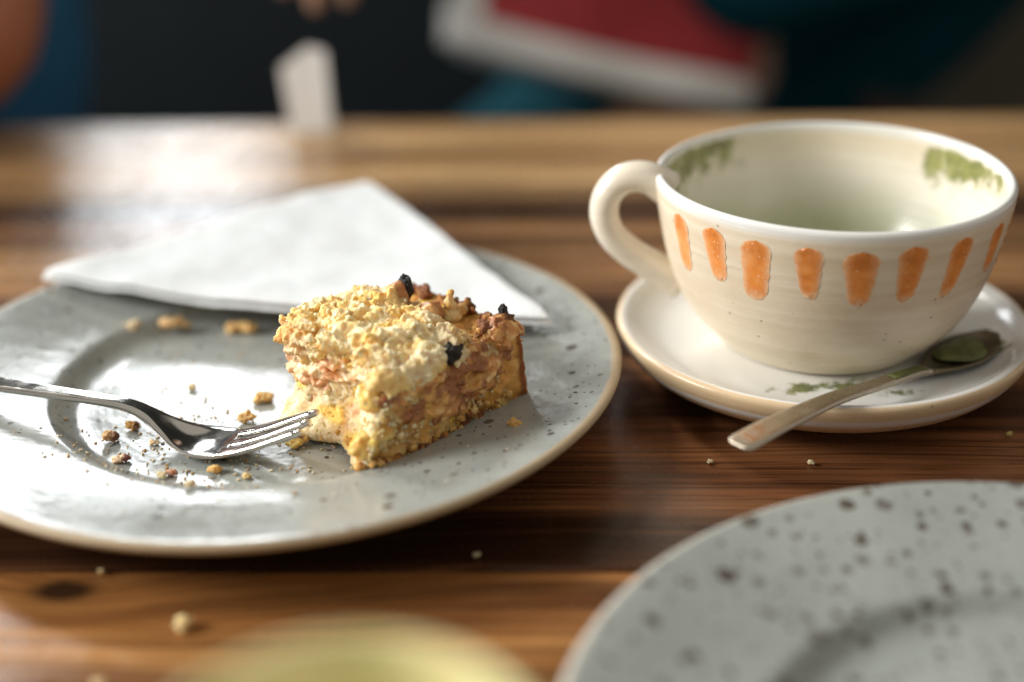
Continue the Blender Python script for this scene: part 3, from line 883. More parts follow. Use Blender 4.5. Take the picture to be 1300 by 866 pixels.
for ti, (o, ln) in enumerate(((-0.0070, 0.0), (0.0, 0.0), (0.0070, 0.0))):
    secs = []
    for j in range(26):
        t = j / 25
        s = 0.0285 * t + ln * (1 - t)
        z, = interp(tine_z, s)
        hw = 0.00262 * min(1.0, 0.52 + 0.48 * (t / 0.8)) * (1 if t > 0.06 else 0.55 + 7.5 * t)
        ht = 0.00115 * (1 if t > 0.06 else 0.6 + 6.6 * t)
        oo = o * (0.97 + 0.0 * t)
        z += 0.0004 * (o / 0.0072) ** 2 * t
        dz = (interp(tine_z, s + .001)[0] - interp(tine_z, s - .001)[0]) / 0.002
        up = Vector((0, 0, 1)) - FE * dz
        secs.append((FE * s + FW * oo + Vector((0, 0, z)), FW, up.normalized(), hw, ht, 0.0))
    link("tine", loft_strip(secs, 6), MAT["fork"], fork)

# spoon: handle end in front of the saucer, bowl lying in the saucer behind
S0 = Vector((0.0664, 0.3690, 0.0))
SE = Vector((0.760, 0.650, 0.0)).normalized()
SW = Vector((-SE.y, SE.x, 0.0))
spoon = thing("teaspoon", (S0.x, S0.y, 0.0), "brushed steel teaspoon lying across the front rim of the saucer", "spoon")
st = smooth_table([(0.0, 0.0262, 0.0030, 0.0006, 0.0), (0.0012, 0.0264, 0.0046, 0.0008, 0.0), (0.006, 0.0268, 0.0050, 0.0009, 0.0), (0.020, 0.0270, 0.0046, 0.0010, 0.0), (0.046, 0.0258, 0.0036, 0.0011, 0.0), (0.070, 0.0226, 0.0028, 0.0012, 0.0),
      (0.090, 0.0200, 0.0024, 0.0013, 0.0), (0.098, 0.0182, 0.0032, 0.0012, 0.0004), (0.106, 0.0170, 0.0070, 0.0008, 0.0016), (0.116, 0.0165, 0.0096, 0.0007, 0.0022), (0.126, 0.0168, 0.0092, 0.0007, 0.0020), (0.134, 0.0182, 0.0062, 0.0007, 0.0010), (0.1380, 0.0198, 0.0028, 0.0007, 0.0004)], 6)
def strip_from_table(tab, E, W):
    out = []
    for i, row in enumerate(tab):
        s, z, hw, ht, cu = row
        nx = tab[min(i + 1, len(tab) - 1)]; pv = tab[max(i - 1, 0)]
        tang = (E * (nx[0] - pv[0]) + Vector((0, 0, nx[1] - pv[1]))).normalized()
        up = tang.cross(W).normalized()
        if up.z < 0: up = -up
        out.append((E * s + Vector((0, 0, z)), W, up, hw, ht, cu))
    return out
link("handle", loft_strip(strip_from_table([r for r in st if r[0] <= 0.0981], SE, SW), 10), MAT["spoon"], spoon)
link("bowl", loft_strip(strip_from_table([r for r in st if r[0] >= 0.0975], SE, SW), 14), metal_mat("shaded_bowl_steel", (0.20, 0.17, 0.11), 0.42), spoon)  # bowl in darker steel, the cup's shadow put into its colour
matcha = simple("matcha_foam", (0.105, 0.115, 0.026), 0.45, 0.4, 300, 0.4)
pm = lathe([(0.0, 0.0014), (0.006, 0.0013), (0.0085, 0.0009), (0.0096, 0.0)], 32, wob=lambda r, z, a: (r * (1 + 0.12 * math.sin(3 * a)), z))
po = link("tea_residue", pm, matcha, spoon); po.location = SE * 0.119 + Vector((0, 0, 0.0183)); po.scale = (1.18, 0.78, 1); po.rotation_euler = (0, 0, math.atan2(SE.y, SE.x)); po.location.z += 0.0006
sm2 = loft_strip(strip_from_table([(r[0], r[1] + 0.0010, r[2] * 0.85, 0.0006, 0) for r in st if 0.074 <= r[0] <= 0.0965], SE, SW), 6)
link("tea_residue", sm2, matcha, spoon)

# ------------------------------------------------------------------ napkin folded into a triangle
def napkin_mat():
    g = NT("white_paper")
    v = g.mapping()
    col = g.ramp(g.noise(v, 90, 4), [(0.3, (0.74, 0.75, 0.755)), (0.7, (0.79, 0.80, 0.805))])
    cell = g.vor(g.mapping((1, 1, 1), rot=(0, 0, 0.6)), 700)
    nm = g.bump(cell.outputs["Distance"], 0.35, 0.0005)
    nm = g.bump(g.noise(v, 45, 4, 0.6), 0.18, 0.003, nm)
    return g.out(col, 0.9, nm, Specular_IOR_Level=0.15, Subsurface_Weight=0.1)
MAT["napkin"] = napkin_mat()
NL, NR, NB = Vector((-0.1880, 0.5140, 0.0)), Vector((0.0190, 0.4615, 0.0)), Vector((-0.0620, 0.6060, 0.0))
napkin = thing("napkin", (NL.x, NL.y, 0.0), "white paper napkin folded to a triangle lying over the back of the plate", "napkin")
def plate_top(x, y):
    r = math.hypot(x - PC.x, y - PC.y)
    P_ = PLATE_PROFILE[:13]
    if r > 0.1187: return 0.0223
    return float(np.interp(r, [p[0] for p in P_], [p[1] for p in P_]))
def nap_z(a, b, c):
    """height of the sheet's underside; a, b, c weights of the left, right and back corners"""
    p = NL * a + NR * b + NB * c
    front = 1 - c
    z = 0.0252 * a + 0.0232 * b + 0.0315 * c
    z -= 0.0052 * math.exp(-((b - 0.42) / 0.30) ** 2) * max(0, front) ** 2 * (1 - 0.2 * a)
    z += 0.0020 * fbm((p.x, p.y, 3.0), 14, 2) * (0.4 + 0.6 * c) + 0.0012 * math.sin(6 * (a - b)) * c
    z += 0.0003 * math.exp(-((a - b) / 0.05) ** 2) + 0.0012 * fbm((p.x, p.y, 8.0), 38, 3)
    z -= 0.0005 * math.exp(-((c - 0.42 - 0.1 * (a - b)) / 0.03) ** 2)
    return max(z, plate_top(p.x, p.y) + 0.0009 + 0.0006)
def nap_layer(name, z_add, inset, thick, fold):
    N = 44
    idx, v, f = {}, [], []
    for i in range(N + 1):
        for j in range(N + 1 - i):
            c = i / N; b = j / N; a = 1 - b - c
            aa, bb, cc = a, b, c
            # round the corners a little and pull the layer's free edges in
            k = inset
            aa, bb, cc = aa * (1 - 3 * k) + k, bb * (1 - 3 * k) + k, cc * (1 - 3 * k) + k
            p = NL * aa + NR * bb + NB * cc
            p = p + (NL * .34 + NR * .33 + NB * .33 - p) * 0.045 * (max(a, b, c) ** 14)
            fr = c
            z = nap_z(aa, bb, cc) + z_add * min(1.0, 0.25 + fr * 3.0 if not fold else 1.0)
            # upper sheet swells just behind the fold
            z += (0.0024 * math.exp(-((fr - 0.06) / 0.08) ** 2) * (0.5 + b * a * 2.2) if fold else 0)
            idx[(i, j)] = len(v); v.append((p.x - NL.x, p.y - NL.y, z))
    for i in range(N):
        for j in range(N - i):
            f.append((idx[(i, j)], idx[(i, j + 1)], idx[(i + 1, j)]))
            if j < N - i - 1: f.append((idx[(i, j + 1)], idx[(i + 1, j + 1)], idx[(i + 1, j)]))
    m = mesh_from(v, f)
    m = evaluated(m, [('SOLIDIFY', dict(thickness=thick, offset=1.0)), ('BEVEL', dict(width=thick * 0.35, segments=2, limit_method='ANGLE', angle_limit=1.0))])
    return link(name, m, MAT["napkin"], napkin)
nap_layer("lower_layer", 0.0, 0.0, 0.0012, False)
nap_layer("upper_layer", 0.0013, 0.004, 0.0013, True)

# ------------------------------------------------------------------ the cake slice
CF = Vector((-0.0474, 0.3780, 0.0))
CU = Vector((0.0498, 0.0481, 0.0)).normalized()      # along the front face to the right
CV = Vector((-CU.y, CU.x, 0.0))                       # into the slice
LU, LV = 0.0675, 0.0480
cake = thing("cake_slice", (CF.x, CF.y, 0.0098), "half eaten slice of crumble topped fruit cake on the speckled plate", "cake", rz=math.atan2(CU.y, CU.x))
TILT = 0.052                                          # its right end rides up on the edge of the plate's well
cake.scale = (1.045, 1.045, 1.03)
cake.rotation_euler = (0, -TILT * 0.9, math.atan2(CU.y, CU.x))

def lerp3(a, b, t):
    return tuple(a[i] + (b[i] - a[i]) * t for i in range(3))
def sstep(x, a, b):
    t = min(1.0, max(0.0, (x - a) / (b - a))); return t * t * (3 - 2 * t)

# sponge: lofted footprint whose left side has been eaten away
def left_edge(v, z):
    """u of the eaten face at depth v and height z"""
    base = -0.001 + 0.010 * sstep(v, 0.0, 0.014) * sstep(z, -0.002, 0.012) + 0.006 * math.exp(-((v - 0.022) / 0.009) ** 2) + 0.003
    base += 0.010 * sstep(z, 0.004, 0.028) * (1 - sstep(v, 0.004, 0.020))
    return base
levels = 15
foot, vv, ff = 72, [], []
for L in range(levels):
    z = 0.0275 * L / (levels - 1)
    ring = []
    for i in range(24): ring.append((None, LV * i / 24, 'L'))
    for i in range(18): ring.append((i / 18, LV, 'B'))
    for i in range(18): ring.append((1.0, LV * (1 - i / 18), 'R'))
    for i in range(18): ring.append((1 - i / 18, 0.0, 'F'))
    for (fu, v_, side) in ring:
        le = left_edge(v_, z)
        right = LU - 0.002 * (z / 0.03) ** 2 + 0.001 * math.sin(v_ * 200)
        u = le if fu is None else le + (right - le) * fu
        if side == 'F': v_ = v_ + 0.0012 * math.sin(u * 160) + 0.0025 * sstep(z, 0.0, 0.02) * (1 - sstep(u, 0.01, 0.03)) - 0.001 * sstep(u, .03, .06)
        if side == 'F' and u < 0.005: v_ += 0.0045 * (1 - max(0.0, u) / 0.005) ** 2
        if side == 'L' and v_ < 0.0045: u += 0.0030 * (1 - v_ / 0.0045) ** 2
        ins = 0.0022 * (1 - min(1.0, z / 0.003)) ** 2
        vv.append((u + (ins if side == 'L' else -ins if side == 'R' else 0), v_ + (ins if side == 'F' else -ins if side == 'B' else 0), z))
for L in range(levels - 1):
    for i in range(78):
        i2 = (i + 1) % 78
        ff.append((L * 78 + i, L * 78 + i2, (L + 1) * 78 + i2, (L + 1) * 78 + i))
ff.append(tuple(range(78))[::-1]); ff.append(tuple((levels - 1) * 78 + i for i in range(78)))
sponge = mesh_from(vv, ff)
bm = bmesh.new(); bm.from_mesh(sponge); bmesh.ops.triangulate(bm, faces=[f for f in bm.faces if len(f.verts) > 4]); bmesh.ops.recalc_face_normals(bm, faces=bm.faces); bm.to_mesh(sponge); bm.free()
sponge = evaluated(sponge, [('REMESH', dict(mode='VOXEL', voxel_size=0.00062))])

def displace(m, f):
    C, N = coords(m), normals(m)
    for i in range(len(C)):
        C[i] += N[i] * f(C[i])
    set_coords(m, C)
    return C

def sponge_disp(p):
    q = Vector(p)
    big = noise.noise(q * 130) * 0.0013
    mid = noise.noise(q * 320 + Vector((5, 1, 2))) * 0.0010
    cell = noise.voronoi(q * 520)[0][0]
    pore = -0.0011 * max(0.0, 0.42 - cell) * 2.2
    fine = noise.noise(q * 1050) * 0.00042
    foot_ = min(1.0, p[2] / 0.002)
    crust = sstep(p[0], 0.058, 0.066)
    return (big + mid + pore + fine) * (0.25 + 0.75 * foot_) * (1 - 0.35 * crust)
C = displace(sponge, sponge_disp)
cols = np.zeros((len(C), 3))
CREAM, PALE, GOLD, BROWN, WET, YEL = (0.92, 0.65, 0.26), (0.98, 0.85, 0.57), (0.70, 0.33, 0.07), (0.25, 0.085, 0.022), (0.72, 0.37, 0.10), (0.95, 0.60, 0.08)
PINK = (0.80, 0.40, 0.22)
for i, p in enumerate(C):
    u, v_, z = p
    q = Vector(p)
    leftness = 1 - sstep(u, left_edge(v_, z) + 0.001, left_edge(v_, z) + 0.007)
    n1 = noise.noise(q * 95 + Vector((2, 7, 1))); n2 = noise.noise(q * 260)
    c = lerp3(WET, CREAM, sstep(n1 + 0.5 * n2 - 0.40 * sstep(u, 0.012, 0.035), -0.4, 0.5))
    c = lerp3(c, PALE, leftness * (0.70 + 0.3 * n2))
    c = lerp3(c, YEL, sstep(noise.noise(q * 120 + Vector((9, 3, 4))), 0.16, 0.42) * 0.75)
    c = lerp3(c, PINK, sstep(noise.noise(q * 105 + Vector((31, 3, 14))) + (z - 0.014) * 24, 0.12, 0.5) * 0.65 * sstep(v_, 0.006, 0.016) * leftness)
    bot = 1 - sstep(z + 0.0014 * n1 + 0.001 * n2, 0.0012, 0.0046 + 0.0035 * sstep(u, .02, .05))
    c = lerp3(c, lerp3(GOLD, BROWN, sstep(n2 + n1, 0.0, 0.7) * 0.7), bot * (1 - 0.75 * leftness))
    cr = sstep(u + 0.0009 * n2, 0.0632, 0.0654)
    c = lerp3(c, lerp3(BROWN, GOLD, sstep(n2, 0.05, 0.5) * 0.6), cr)
    cols[i] = c
set_color(sponge, cols)
MAT["sponge"] = vcol_mat("sponge_crumb", 0.75, 0.45, fine=1400, bump=0.6)
link("sponge", sponge, MAT["sponge"], cake)

def ball(bm, co, r, sub=2, squash=(1, 1, 1), jag=None):
    ret = bmesh.ops.create_icosphere(bm, subdivisions=sub, radius=1.0)
    co = Vector(co)
    k = Vector((co.x * 7919.0 + r * 1e4, co.y * 6007.0, co.z * 5003.0))
    for v in ret["verts"]:
        p = v.co.copy()
        d = 1.0
        if jag: d += jag * noise.noise(p * 1.9 + k)
        v.co = Vector((p.x * squash[0], p.y * squash[1], p.z * squash[2])) * (r * d) + co

def cluster_mesh(balls, voxel, jag=None):
    bm = bmesh.new()
    for (co, r, sq) in balls: ball(bm, co, r, 2, sq, jag)
    m = bpy.data.meshes.new("c"); bm.to_mesh(m); bm.free()
    return evaluated(m, [('REMESH', dict(mode='VOXEL', voxel_size=voxel))])

# fruit filling: soft brown fruit bulging out of the front face, rosy on the eaten side
rnd = random.Random(5)
balls = []
for k in range(70):
    u = rnd.uniform(0.016, 0.0615); z = 0.0175 + rnd.uniform(-0.005, 0.0090) + 0.002 * math.sin(u * 130)
    r = rnd.uniform(0.0026, 0.0052)
    balls.append((Vector((u, -0.0004 + r * 0.55 + rnd.uniform(-0.0010, 0.001), z)), r, (1.4, 1.0, 0.8)))
for (u, z, r) in ((0.036, 0.0115, 0.0048), (0.043, 0.0125, 0.0040), (0.030, 0.0135, 0.0036)):
    balls.append((Vector((u, 0.0018, z)), r, (1.3, 1.0, 0.9)))
for k in range(26):
    v_ = rnd.uniform(0.014, 0.045); z = rnd.uniform(0.0165, 0.027); r = rnd.uniform(0.0022, 0.0040)
    balls.append((Vector((left_edge(v_, z) + r * 0.55 + rnd.uniform(-0.0008, 0.0012), v_, z)), r, (1.0, 1.4, 0.8)))
fill = cluster_mesh(balls, 0.00055, 1.0)
C = displace(fill, lambda p: 0.0009 * noise.noise(Vector(p) * 260) + 0.0006 * noise.noise(Vector(p) * 620) + 0.0004 * noise.noise(Vector(p) * 1300))
cols = np.zeros((len(C), 3))
for i, p in enumerate(C):
    q = Vector(p); n1 = noise.noise(q * 150 + Vector((4, 4, 1))); n2 = noise.noise(q * 380)
    c = lerp3((0.32, 0.115, 0.034), (0.68, 0.33, 0.10), sstep(n1 + 0.4 * n2, -0.35, 0.5))
    c = lerp3(c, (0.78, 0.44, 0.13), sstep(noise.noise(q * 210 + Vector((8, 1, 3))), 0.10, 0.4) * 0.8)
    c = lerp3(c, (0.86, 0.58, 0.25), sstep(noise.noise(q * 420 + Vector((1, 6, 3))) + 0.4 * n1, 0.30, 0.5) * 0.8)
    lf = 1 - sstep(p[0], left_edge(p[1], p[2]) + 0.004, left_edge(p[1], p[2]) + 0.011)
    lf *= sstep(p[1], 0.004, 0.012)
    c = lerp3(c, lerp3((0.84, 0.44, 0.22), (0.90, 0.66, 0.38), sstep(n1 + n2 * .5, -0.3, 0.4)), lf)
    cols[i] = c
set_color(fill, cols)
MAT["filling"] = vcol_mat("stewed_fruit", 0.34, 0.25, (0.005, 0.002, 0.001), fine=900, bump=0.35, spec=0.5, vary=0.22, coat=0.15)
link("fruit_filling", fill, MAT["filling"], cake)

# yellow apple pieces showing on the cut face
balls_a = [(Vector((0.0075, 0.0045, 0.0095)), 0.0052, (1.3, .8, .9)), (Vector((0.0125, 0.0028, 0.0125)), 0.0040, (1.2, .8, .9)),
           (Vector((0.0170, 0.0035, 0.0190)), 0.0055, (1.1, .8, 1.2)), (Vector((0.012, 0.0055, 0.0235)), 0.0046, (1.0, .8, 1.2))]
balls_b = [(Vector((0.0505, 0.0016, 0.0125)), 0.0042, (1.1, .7, 1.0)), (Vector((0.0540, 0.0018, 0.0145)), 0.0032, (1.0, .7, 1.0))]
for bl in (balls_a, balls_b):
    am = cluster_mesh(bl, 0.0006)
    C = displace(am, lambda p: 0.0009 * noise.noise(Vector(p) * 260) + 0.0005 * noise.noise(Vector(p) * 700))
    set_color(am, [lerp3((0.72, 0.38, 0.05), (0.86, 0.62, 0.20), sstep(noise.noise(Vector(p) * 240), -0.3, 0.4)) for p in C])
    link("apple_piece", am, MAT["filling"], cake)

# crumble topping: hundreds of sticking nuggets
def top_h(u, v_):
    h = 0.0375 + 0.0035 * math.exp(-((u - 0.022) / 0.016) ** 2) * math.exp(-((v_ - 0.030) / 0.020) ** 2)
    h -= 0.0125 * sstep(u, 0.040, 0.056)
    h -= 0.006 * (1 - sstep(v_, -0.001, 0.012)) * (1 - sstep(u, 0.03, 0.05))
    h -= 0.0085 * (1 - sstep(u, 0.002, 0.014))
    h += 0.0045 * math.exp(-((u - 0.046) / 0.006) ** 2 - ((v_ - 0.034) / 0.008) ** 2)
    return h
rnd = random.Random(11)
balls = []
for k in range(820):
    u = rnd.uniform(0.002, 0.0655); v_ = rnd.uniform(0.0, LV - 0.001)
    if u < left_edge(v_, 0.03) - 0.001: continue
    hh = top_h(u, v_)
    r = rnd.choice((0.0010, 0.0013, 0.0017, 0.0021, 0.0027, 0.0034))
    z = 0.0245 + (hh - 0.0245 - r) * rnd.random() ** 0.45
    balls.append((Vector((u, v_ + 0.001, z)), r, (rnd.uniform(.8, 1.25), rnd.uniform(.8, 1.25), rnd.uniform(.75, 1.1))))
for k in range(150):                                   # a solid bed beneath
    u = rnd.uniform(0.004, 0.063); v_ = rnd.uniform(0.003, LV - 0.003)
    if u < left_edge(v_, 0.03) + 0.002: continue
    z = 0.0245 + (top_h(u, v_) - 0.0285) * rnd.random()
    balls.append((Vector((u, v_, z)), 0.0042, (1.2, 1.2, 0.8)))
for k in range(46):                                    # slipping over the front edge
    u = rnd.uniform(0.010, 0.034); t = rnd.random()
    r = rnd.choice((0.0014, 0.002, 0.0027, 0.0033))
    balls.append((Vector((u, 0.0012 - 0.0012 * t + rnd.uniform(-.001, .001), 0.0315 - 0.0085 * t * (1 - abs(u - 0.021) / 0.018))), r, (1.1, 1, 1)))
for k in range(40):                                    # and over the eaten side
    v_ = rnd.uniform(0.006, LV - 0.003); t = rnd.random(); z = 0.031 - 0.006 * t
    r = rnd.choice((0.0014, 0.002, 0.0027))
    balls.append((Vector((left_edge(v_, z) + 0.001 + 0.003 * (1 - t), v_, z)), r, (1, 1.1, 1)))
crumble = cluster_mesh(balls, 0.00040, 1.0)
def crumb_disp(p):
    q = Vector(p)
    return 0.0006 * noise.noise(q * 270) + 0.0005 * noise.noise(q * 620 + Vector((1, 4, 2))) + 0.00032 * noise.noise(q * 1250) + 0.00020 * noise.noise(q * 2300)
C = displace(crumble, crumb_disp)
cols = np.zeros((len(C), 3))
for i, p in enumerate(C):
    q = Vector(p); n1 = noise.noise(q * 110 + Vector((1, 2, 8))); n2 = noise.noise(q * 330)
    c = lerp3((0.96, 0.67, 0.27), (0.99, 0.85, 0.56), sstep(n1 + 0.5 * n2, -0.4, 0.35))
    c = lerp3(c, (0.90, 0.56, 0.13), sstep(noise.noise(q * 140 + Vector((7, 7, 7))), 0.2, 0.5) * 0.7)
    brown = sstep(p[0] + 0.006 * n1, 0.034, 0.052)
    c = lerp3(c, lerp3((0.50, 0.27, 0.09), (0.70, 0.50, 0.26), sstep(n2 + .4 * n1, -0.3, 0.4)), brown * 0.85)
    c = lerp3(c, (0.50, 0.22, 0.05), sstep(n1 * .6 + n2, 0.42, 0.8) * (0.25 + .5 * brown))
    pk = (1 - sstep(p[0], 0.006, 0.016)) * sstep(p[1], 0.026, 0.040)
    c = lerp3(c, (0.82, 0.42, 0.16), pk * 0.7)
    cols[i] = c
set_color(crumble, cols)
MAT["crumble"] = vcol_mat("butter_crumble", 0.8, 0.40, fine=1500, bump=0.7)
link("crumble_topping", crumble, MAT["crumble"], cake)

# baked crust at the right end, taller than the sponge, with scorched edge
balls = []
rnd = random.Random(21)
for k in range(150):
    v_ = rnd.uniform(0.000, LV - 0.001); z = rnd.uniform(0.001, 0.0305); r = rnd.uniform(0.0010, 0.0022)
    balls.append((Vector((LU - 0.0018 + rnd.uniform(-0.0008, 0.0012) - 0.003 * (z / 0.03) ** 2, v_, z)), r, (0.9, 1.3, 1.3)))
for k in range(70):
    u = rnd.uniform(0.004, 0.066); r = rnd.uniform(0.0008, 0.0019)
    balls.append((Vector((u, rnd.uniform(-0.0006, 0.0016), 0.0012 + rnd.random() ** 2 * (0.002 + 0.004 * u / LU))), r, (1.2, 1, 0.9)))
for k in range(26):
    t = rnd.random()
    balls.append((Vector((0.0545 + 0.0115 * t, rnd.uniform(0.001, 0.006), 0.0290 + rnd.uniform(-0.0012, 0.0014))), rnd.uniform(0.0012, 0.0022), (1.2, 1, 0.8)))
crust = cluster_mesh(balls, 0.0005, 0.9)
C = displace(crust, crumb_disp)
cols = np.zeros((len(C), 3))
for i, p in enumerate(C):
    q = Vector(p); n1 = noise.noise(q * 160); n2 = noise.noise(q * 420 + Vector((3, 3, 3)))
    c = lerp3((0.20, 0.065, 0.018), (0.56, 0.25, 0.05), sstep(n1 + .6 * n2, -0.35, 0.5))
    c = lerp3(c, (0.70, 0.46, 0.17), sstep(n2 + n1 * .3, 0.15, 0.5) * (1 - sstep(p[0], 0.058, 0.064)) * 0.9)
    c = lerp3(c, (0.05, 0.018, 0.010), sstep(p[2] + 0.004 * n1, 0.027, 0.033) * sstep(p[0], 0.061, 0.065) * 0.9)
    cols[i] = c
set_color(crust, cols)
link("crust", crust, vcol_mat("baked_crust", 0.6, 0.08, fine=1500, bump=0.7, spec=0.4), cake)

# scorched currants
burnt = simple("burnt_currant", (0.012, 0.009, 0.008), 0.35, 0.5, 400, 0.8)
def currant(co, r, sq, seed):
    bm = bmesh.new(); bmesh.ops.create_icosphere(bm, subdivisions=4, radius=r)
    for v in bm.verts:
        d = 1 + 0.30 * noise.noise(v.co * (2.2 / r) + Vector((seed, 0, 0))) + 0.12 * noise.noise(v.co * (6 / r))
        v.co = Vector((v.co.x * sq[0], v.co.y * sq[1], v.co.z * sq[2])) * d
    m = bpy.data.meshes.new("currant"); bm.to_mesh(m); bm.free()
    o = link("currant", m, burnt, cake); o.location = co
    return o
currant((0.0395, 0.0010, 0.0285), 0.0040, (1.15, 0.8, 0.85), 1)
currant((0.0492, 0.0320, 0.0380), 0.0030, (0.75, 0.8, 1.35), 2)
currant((0.0648, 0.0040, 0.0322), 0.0016, (1.0, 0.8, 1.5), 3)
currant((0.0605, 0.0035, 0.0304), 0.0014, (1.4, 0.8, 0.8), 4)
# a cooked piece of pear standing up at the back of the topping
pm_ = cluster_mesh([(Vector((0.0445, 0.0320, 0.0305)), 0.0055, (1.2, 1, .8)), (Vector((0.0465, 0.0325, 0.0350)), 0.0038, (1.1, .9, 1.0)), (Vector((0.0468, 0.0325, 0.0382)), 0.0024, (1, .9, 1.0)), (Vector((0.0485, 0.0215, 0.0320)), 0.0048, (1.3, 1, .8))], 0.0006)
C = displace(pm_, lambda p: 0.0009 * noise.noise(Vector(p) * 240) + 0.0005 * noise.noise(Vector(p) * 620))
set_color(pm_, [lerp3((0.42, 0.17, 0.05), (0.72, 0.40, 0.14), sstep(noise.noise(Vector(p) * 160) + (p[2] - .038) * 40, -0.3, 0.4)) for p in C])
link("fruit_piece", pm_, MAT["filling"], cake)
pm_ = cluster_mesh([(Vector((0.0560, 0.019, 0.0290)), 0.0034, (1.2, 1, .9)), (Vector((0.0565, 0.020, 0.0325)), 0.0022, (1, 1, 1.2)), (Vector((0.0575, 0.020, 0.0352)), 0.0015, (.8, .8, 1.3)), (Vector((0.0600, 0.018, 0.0300)), 0.0020, (1, 1, 1))], 0.0005)
C = displace(pm_, crumb_disp)
set_color(pm_, [lerp3((0.62, 0.36, 0.10), (0.82, 0.62, 0.30), sstep(noise.noise(Vector(p) * 240), -0.3, 0.4)) for p in C])
link("crumble_nugget", pm_, MAT["crumble"], cake)

# sugar and cake grains clinging to the faces
def grain_mesh(seed, sub=1, jag=0.9):
    bm = bmesh.new(); bmesh.ops.create_icosphere(bm, subdivisions=sub, radius=1.0)
    for v in bm.verts:
        v.co *= 1 + jag * noise.noise(v.co * 1.7 + Vector((seed * 3.3, seed, 0)))
    m = bpy.data.meshes.new("grain"); bm.to_mesh(m); bm.free()
    return m
protos = [grain_mesh(s, 2) for s in range(6)]
bmg = bmesh.new()
rnd = random.Random(33)
for k in range(900):
    w = rnd.random()
    r = rnd.uniform(0.00025, 0.00060) if rnd.random() < .80 else rnd.uniform(0.0007, 0.0015)
    if w < 0.52:
        u = rnd.uniform(0.004, 0.064); co = Vector((u, rnd.uniform(-0.0010, 0.0003), 0.0006 + rnd.random() ** 1.2 * 0.027))
    elif w < 0.64:
        v_ = rnd.uniform(0.002, LV - 0.002); z = 0.0006 + rnd.random() * 0.028; co = Vector((left_edge(v_, z) + rnd.uniform(-.0006, .0008), v_, z))
    else:
        u = rnd.uniform(0.008, 0.062); v_ = rnd.uniform(0.001, LV - 0.002); co = Vector((u, v_, top_h(u, v_) - rnd.uniform(0.001, 0.005)))
    mm = protos[k % 6].copy()
    mm.transform(Matrix.Translation(co) @ Matrix.Rotation(rnd.uniform(0, 6), 4, 'Z') @ Matrix.Diagonal((r, r * rnd.uniform(.7, 1.2), r * rnd.uniform(.7, 1.1), 1)))
    bmg.from_mesh(mm); bpy.data.meshes.remove(mm)
gm_ = bpy.data.meshes.new("grains"); bmg.to_mesh(gm_); bmg.free()
C = coords(gm_)
set_color(gm_, [lerp3(lerp3((0.80, 0.54, 0.22), (0.58, 0.27, 0.06), 1 - sstep(p[2], 0.004, 0.012)), lerp3((0.97, 0.84, 0.56), (0.80, 0.50, 0.18), 1 - sstep(p[2], 0.004, 0.014)), sstep(noise.noise(Vector((round(p[0] * 500), round(p[1] * 500), round(p[2] * 500))) * 0.73), -0.3, 0.3)) for p in C])
go = link("clinging_grains", gm_, MAT["crumble"], cake); go["kind"] = "stuff"

# ------------------------------------------------------------------ crumbs lying about
def crumb_obj(loc, r, tone, label, sq=(1, 1, .7), group=None, seed=1, dark=None):
    bm = bmesh.new()
    rnd = random.Random(seed * 17)
    r *= 0.78
    for k in range(9):
        co = Vector((rnd.uniform(-.6, .6) * sq[0], rnd.uniform(-.6, .6) * sq[1], rnd.uniform(0.05, 0.5) * sq[2])) * r
        ball(bm, co, r * rnd.uniform(.30, .66), 2, (1, 1, .75), 1.1)
    m = bpy.data.meshes.new("c"); bm.to_mesh(m); bm.free()
    m = evaluated(m, [('REMESH', dict(mode='VOXEL', voxel_size=r * 0.10))])
    C = displace(m, lambda p: r * (0.14 * noise.noise(Vector(p) * (1.6 / r) + Vector((seed, 0, 0))) + 0.10 * noise.noise(Vector(p) * (4.0 / r)) + 0.06 * noise.noise(Vector(p) * (8.0 / r))))
    C[:, 2] -= C[:, 2].min(); set_coords(m, C)
    tone = lerp3(tone, (0.88, 0.72, 0.46), 0.30)
    lo = tuple(c * 0.78 for c in tone)
    cs = [lerp3(lo, tone, sstep(noise.noise(Vector(p) * (1.8 / r) + Vector((seed, 3, 1))), -0.3, 0.3)) for p in C]
    if dark is not None:
        cs = [lerp3(c, dark, sstep(p[0] / r + .4 * noise.noise(Vector(p) * (2 / r)), 0.15, 0.55) * 0.85) for c, p in zip(cs, C)]
    set_color(m, cs)
    o = link("crumb", m, MAT["crumble"]); o.location = loc
    tag(o, label, "crumb", group)
    return o
GOLDC, PALEC, ORNG, BRN = (0.72, 0.42, 0.12), (0.80, 0.66, 0.42), (0.78, 0.36, 0.04), (0.40, 0.18, 0.06)
zf = 0.0090
G = "crumbs scattered on the plate"
crumb_obj((-0.0000, 0.4020, 0.0160), 0.0030, ORNG, "bright orange crumb alone on the plate rim, right of the cake", (1, .8, .8), G, 1)
crumb_obj((-0.0862, 0.4372, zf), 0.0042, GOLDC, "long golden crumb on the plate just left of the cake", (1.3, .8, .6), G, 2)
crumb_obj((-0.0898, 0.4222, zf), 0.0034, GOLDC, "golden crumb directly behind the fork tines", (1.2, .8, .6), G, 3)
crumb_obj((-0.0715, 0.4045, zf), 0.0032, (0.74, 0.50, 0.08), "yellow crumb beneath the tips of the fork tines", (1.3, .8, .7), G, 4)
crumb_obj((-0.0945, 0.3895, zf), 0.0026, ORNG, "flat orange crumb tucked under the near edge of the fork", (1.2, .8, .5), G, 5)
crumb_obj((-0.0835, 0.3855, zf), 0.0020, (0.80, 0.55, 0.22), "small golden crumb in front of the fork head", (1, 1, .9), G, 6)
crumb_obj((-0.1572, 0.4200, zf + .0018), 0.0026, GOLDC, "golden crumb at the left edge of the plate's well, below the handle", (1, 1, .8), G, 7)
